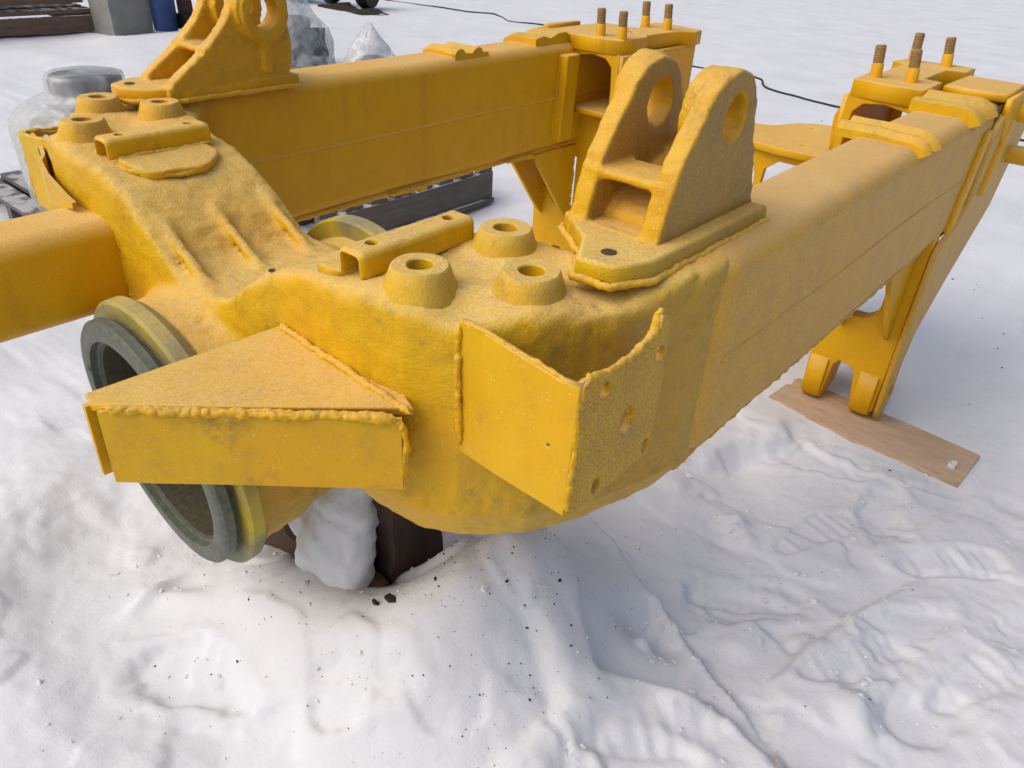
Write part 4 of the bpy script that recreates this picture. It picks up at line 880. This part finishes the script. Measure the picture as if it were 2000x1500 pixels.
# cable across the yard
cpts = [(-24.0, 21.5), (-21.0, 21.0), (-18.9, 21.08), (-17.2, 21.1), (-16.3, 21.6), (-15.65, 21.41), (-15.0, 20.9), (-14.4, 20.95), (-13.75, 21.25), (-13.4, 21.0), (-12.4, 20.0), (-10.8, 19.3), (-9.2, 19.0), (-7.86, 19.03), (-6.7, 19.2), (-5.73, 19.23), (-5.2, 18.9), (-5.0, 18.4), (-4.72, 18.06), (-3.9, 17.75), (-2.87, 17.57), (-1.0, 17.4), (0.64, 17.62), (2.5, 17.9), (6, 18.5)]
c3 = resample([(x, y, 0) for x, y in cpts], 0.12); 
for _ in range(3): c3[1:-1] = (c3[:-2] + 2 * c3[1:-1] + c3[2:]) / 4
hz = ground_h(c3[:, :1], c3[:, 1:2])[:, 0]; c3[:, 2] = hz + 0.022
tag(tube('power_cable', c3, 0.021, M['rubber'], None, k=6), 'thin black cable snaking across the snowy yard', 'cable')

# dark specks and wood chips scattered on the snow
def specks():
    V = []; F = []; R_ = np.random.default_rng(3)
    cl = [((1.16, 2.2), 0.45, 170), ((1.45, 1.85), 0.35, 110), ((0.75, 1.9), 0.6, 90), ((0.3, 1.3), 0.8, 50), ((2.3, 3.6), 1.2, 60), ((2.2, 5.2), 1.0, 50), ((1.8, 3.0), 0.8, 50), ((-3, 14), 5, 90), ((2, 9), 2.5, 60)]
    xs = []; 
    for (cx, cy), sd_, n in cl:
        p = R_.normal(size=(n, 2)) * sd_ * 0.6 + np.array([cx, cy]); s = R_.gamma(1.1, 0.0013, n) + 0.0009
        xs.append(np.c_[p, s * (3 if cy > 8 else 1)])
    xs = np.concatenate(xs); hz = ground_h(xs[:, :1], xs[:, 1:2])[:, 0]
    for (x, y, s), z in zip(xs, hz):
        a0 = R_.uniform(0, 6.28); k = 5; el = R_.uniform(1, 2.2); b = len(V)
        for j in range(k):
            t = 6.283 * j / k; u = s * el * math.cos(t) * R_.uniform(.7, 1.2); v = s * math.sin(t) * R_.uniform(.7, 1.2)
            V.append((x + u * math.cos(a0) - v * math.sin(a0), y + u * math.sin(a0) + v * math.cos(a0), z + 0.0015))
        V.append((x, y, z + s * 0.7 + 0.002)); F += [(b + j, b + (j + 1) % k, b + k) for j in range(k)]
    o = mesh('dirt_specks', V, F, M['dirt']); tag(o, 'dark specks of grit and wood chips scattered on the snow', None, None, 'stuff')
specks()
def crumbs():
    R_ = np.random.default_rng(11); bm = bmesh.new(); bmesh.ops.create_icosphere(bm, subdivisions=1, radius=1); B = np.array([v.co[:] for v in bm.verts]); T_ = [[v.index for v in f.verts] for f in bm.faces]; bm.free()
    pts = []
    for cx, cy, sd_, n in ((1.70, 2.75, 0.22, 160), (2.05, 4.25, 0.35, 120), (2.3, 5.3, 0.4, 120), (2.62, 3.35, 0.35, 120), (0.6, 1.55, 0.4, 140), (-0.4, 1.05, 0.4, 120), (1.95, 3.45, 0.4, 120), (2.3, 2.6, 0.35, 120), (1.2, 3.2, 0.35, 120), (1.7, 5.5, 0.4, 90), (1.6, 3.8, 0.25, 90)):
        pts.append(np.c_[R_.normal(size=(n, 2)) * sd_ + (cx, cy), R_.gamma(1.2, 0.0032, n) + 0.002])
    pts = np.concatenate(pts); hz = ground_h(pts[:, :1], pts[:, 1:2])[:, 0]; V = []; F = []
    for (x, y, q), z in zip(pts, hz):
        k = len(V) * len(B); V.append(B * q * R_.uniform(0.6, 1.3, 3) * R_.uniform(0.55, 1.3, (len(B), 1)) * (1.2, 1.0, 0.8) + (x, y, z + q * 0.1)); F += [[a + k for a in f] for f in T_]
    o = mesh('snow_crumbs', np.concatenate(V), F, M['snow'], None, False); tag(o, 'loose crumbs of snow scattered round the boot prints', None, None, 'stuff')
crumbs()
for i, (x, y, s, lab) in enumerate(((0.87, 1.66, 0.035, 'larger black splinter on the snow in front of the frame'), (0.80, 1.62, 0.02, 'smaller black chip beside the black splinter on the snow'))):
    o = rough_box('bark_chip', (x - s, y - s * 0.4, gh(x, y) - 0.004), (x + s, y + s * 0.4, gh(x, y) + 0.018), M['dirt'], 0.006, 30, i, 3); tag(o, lab, 'bark chip')
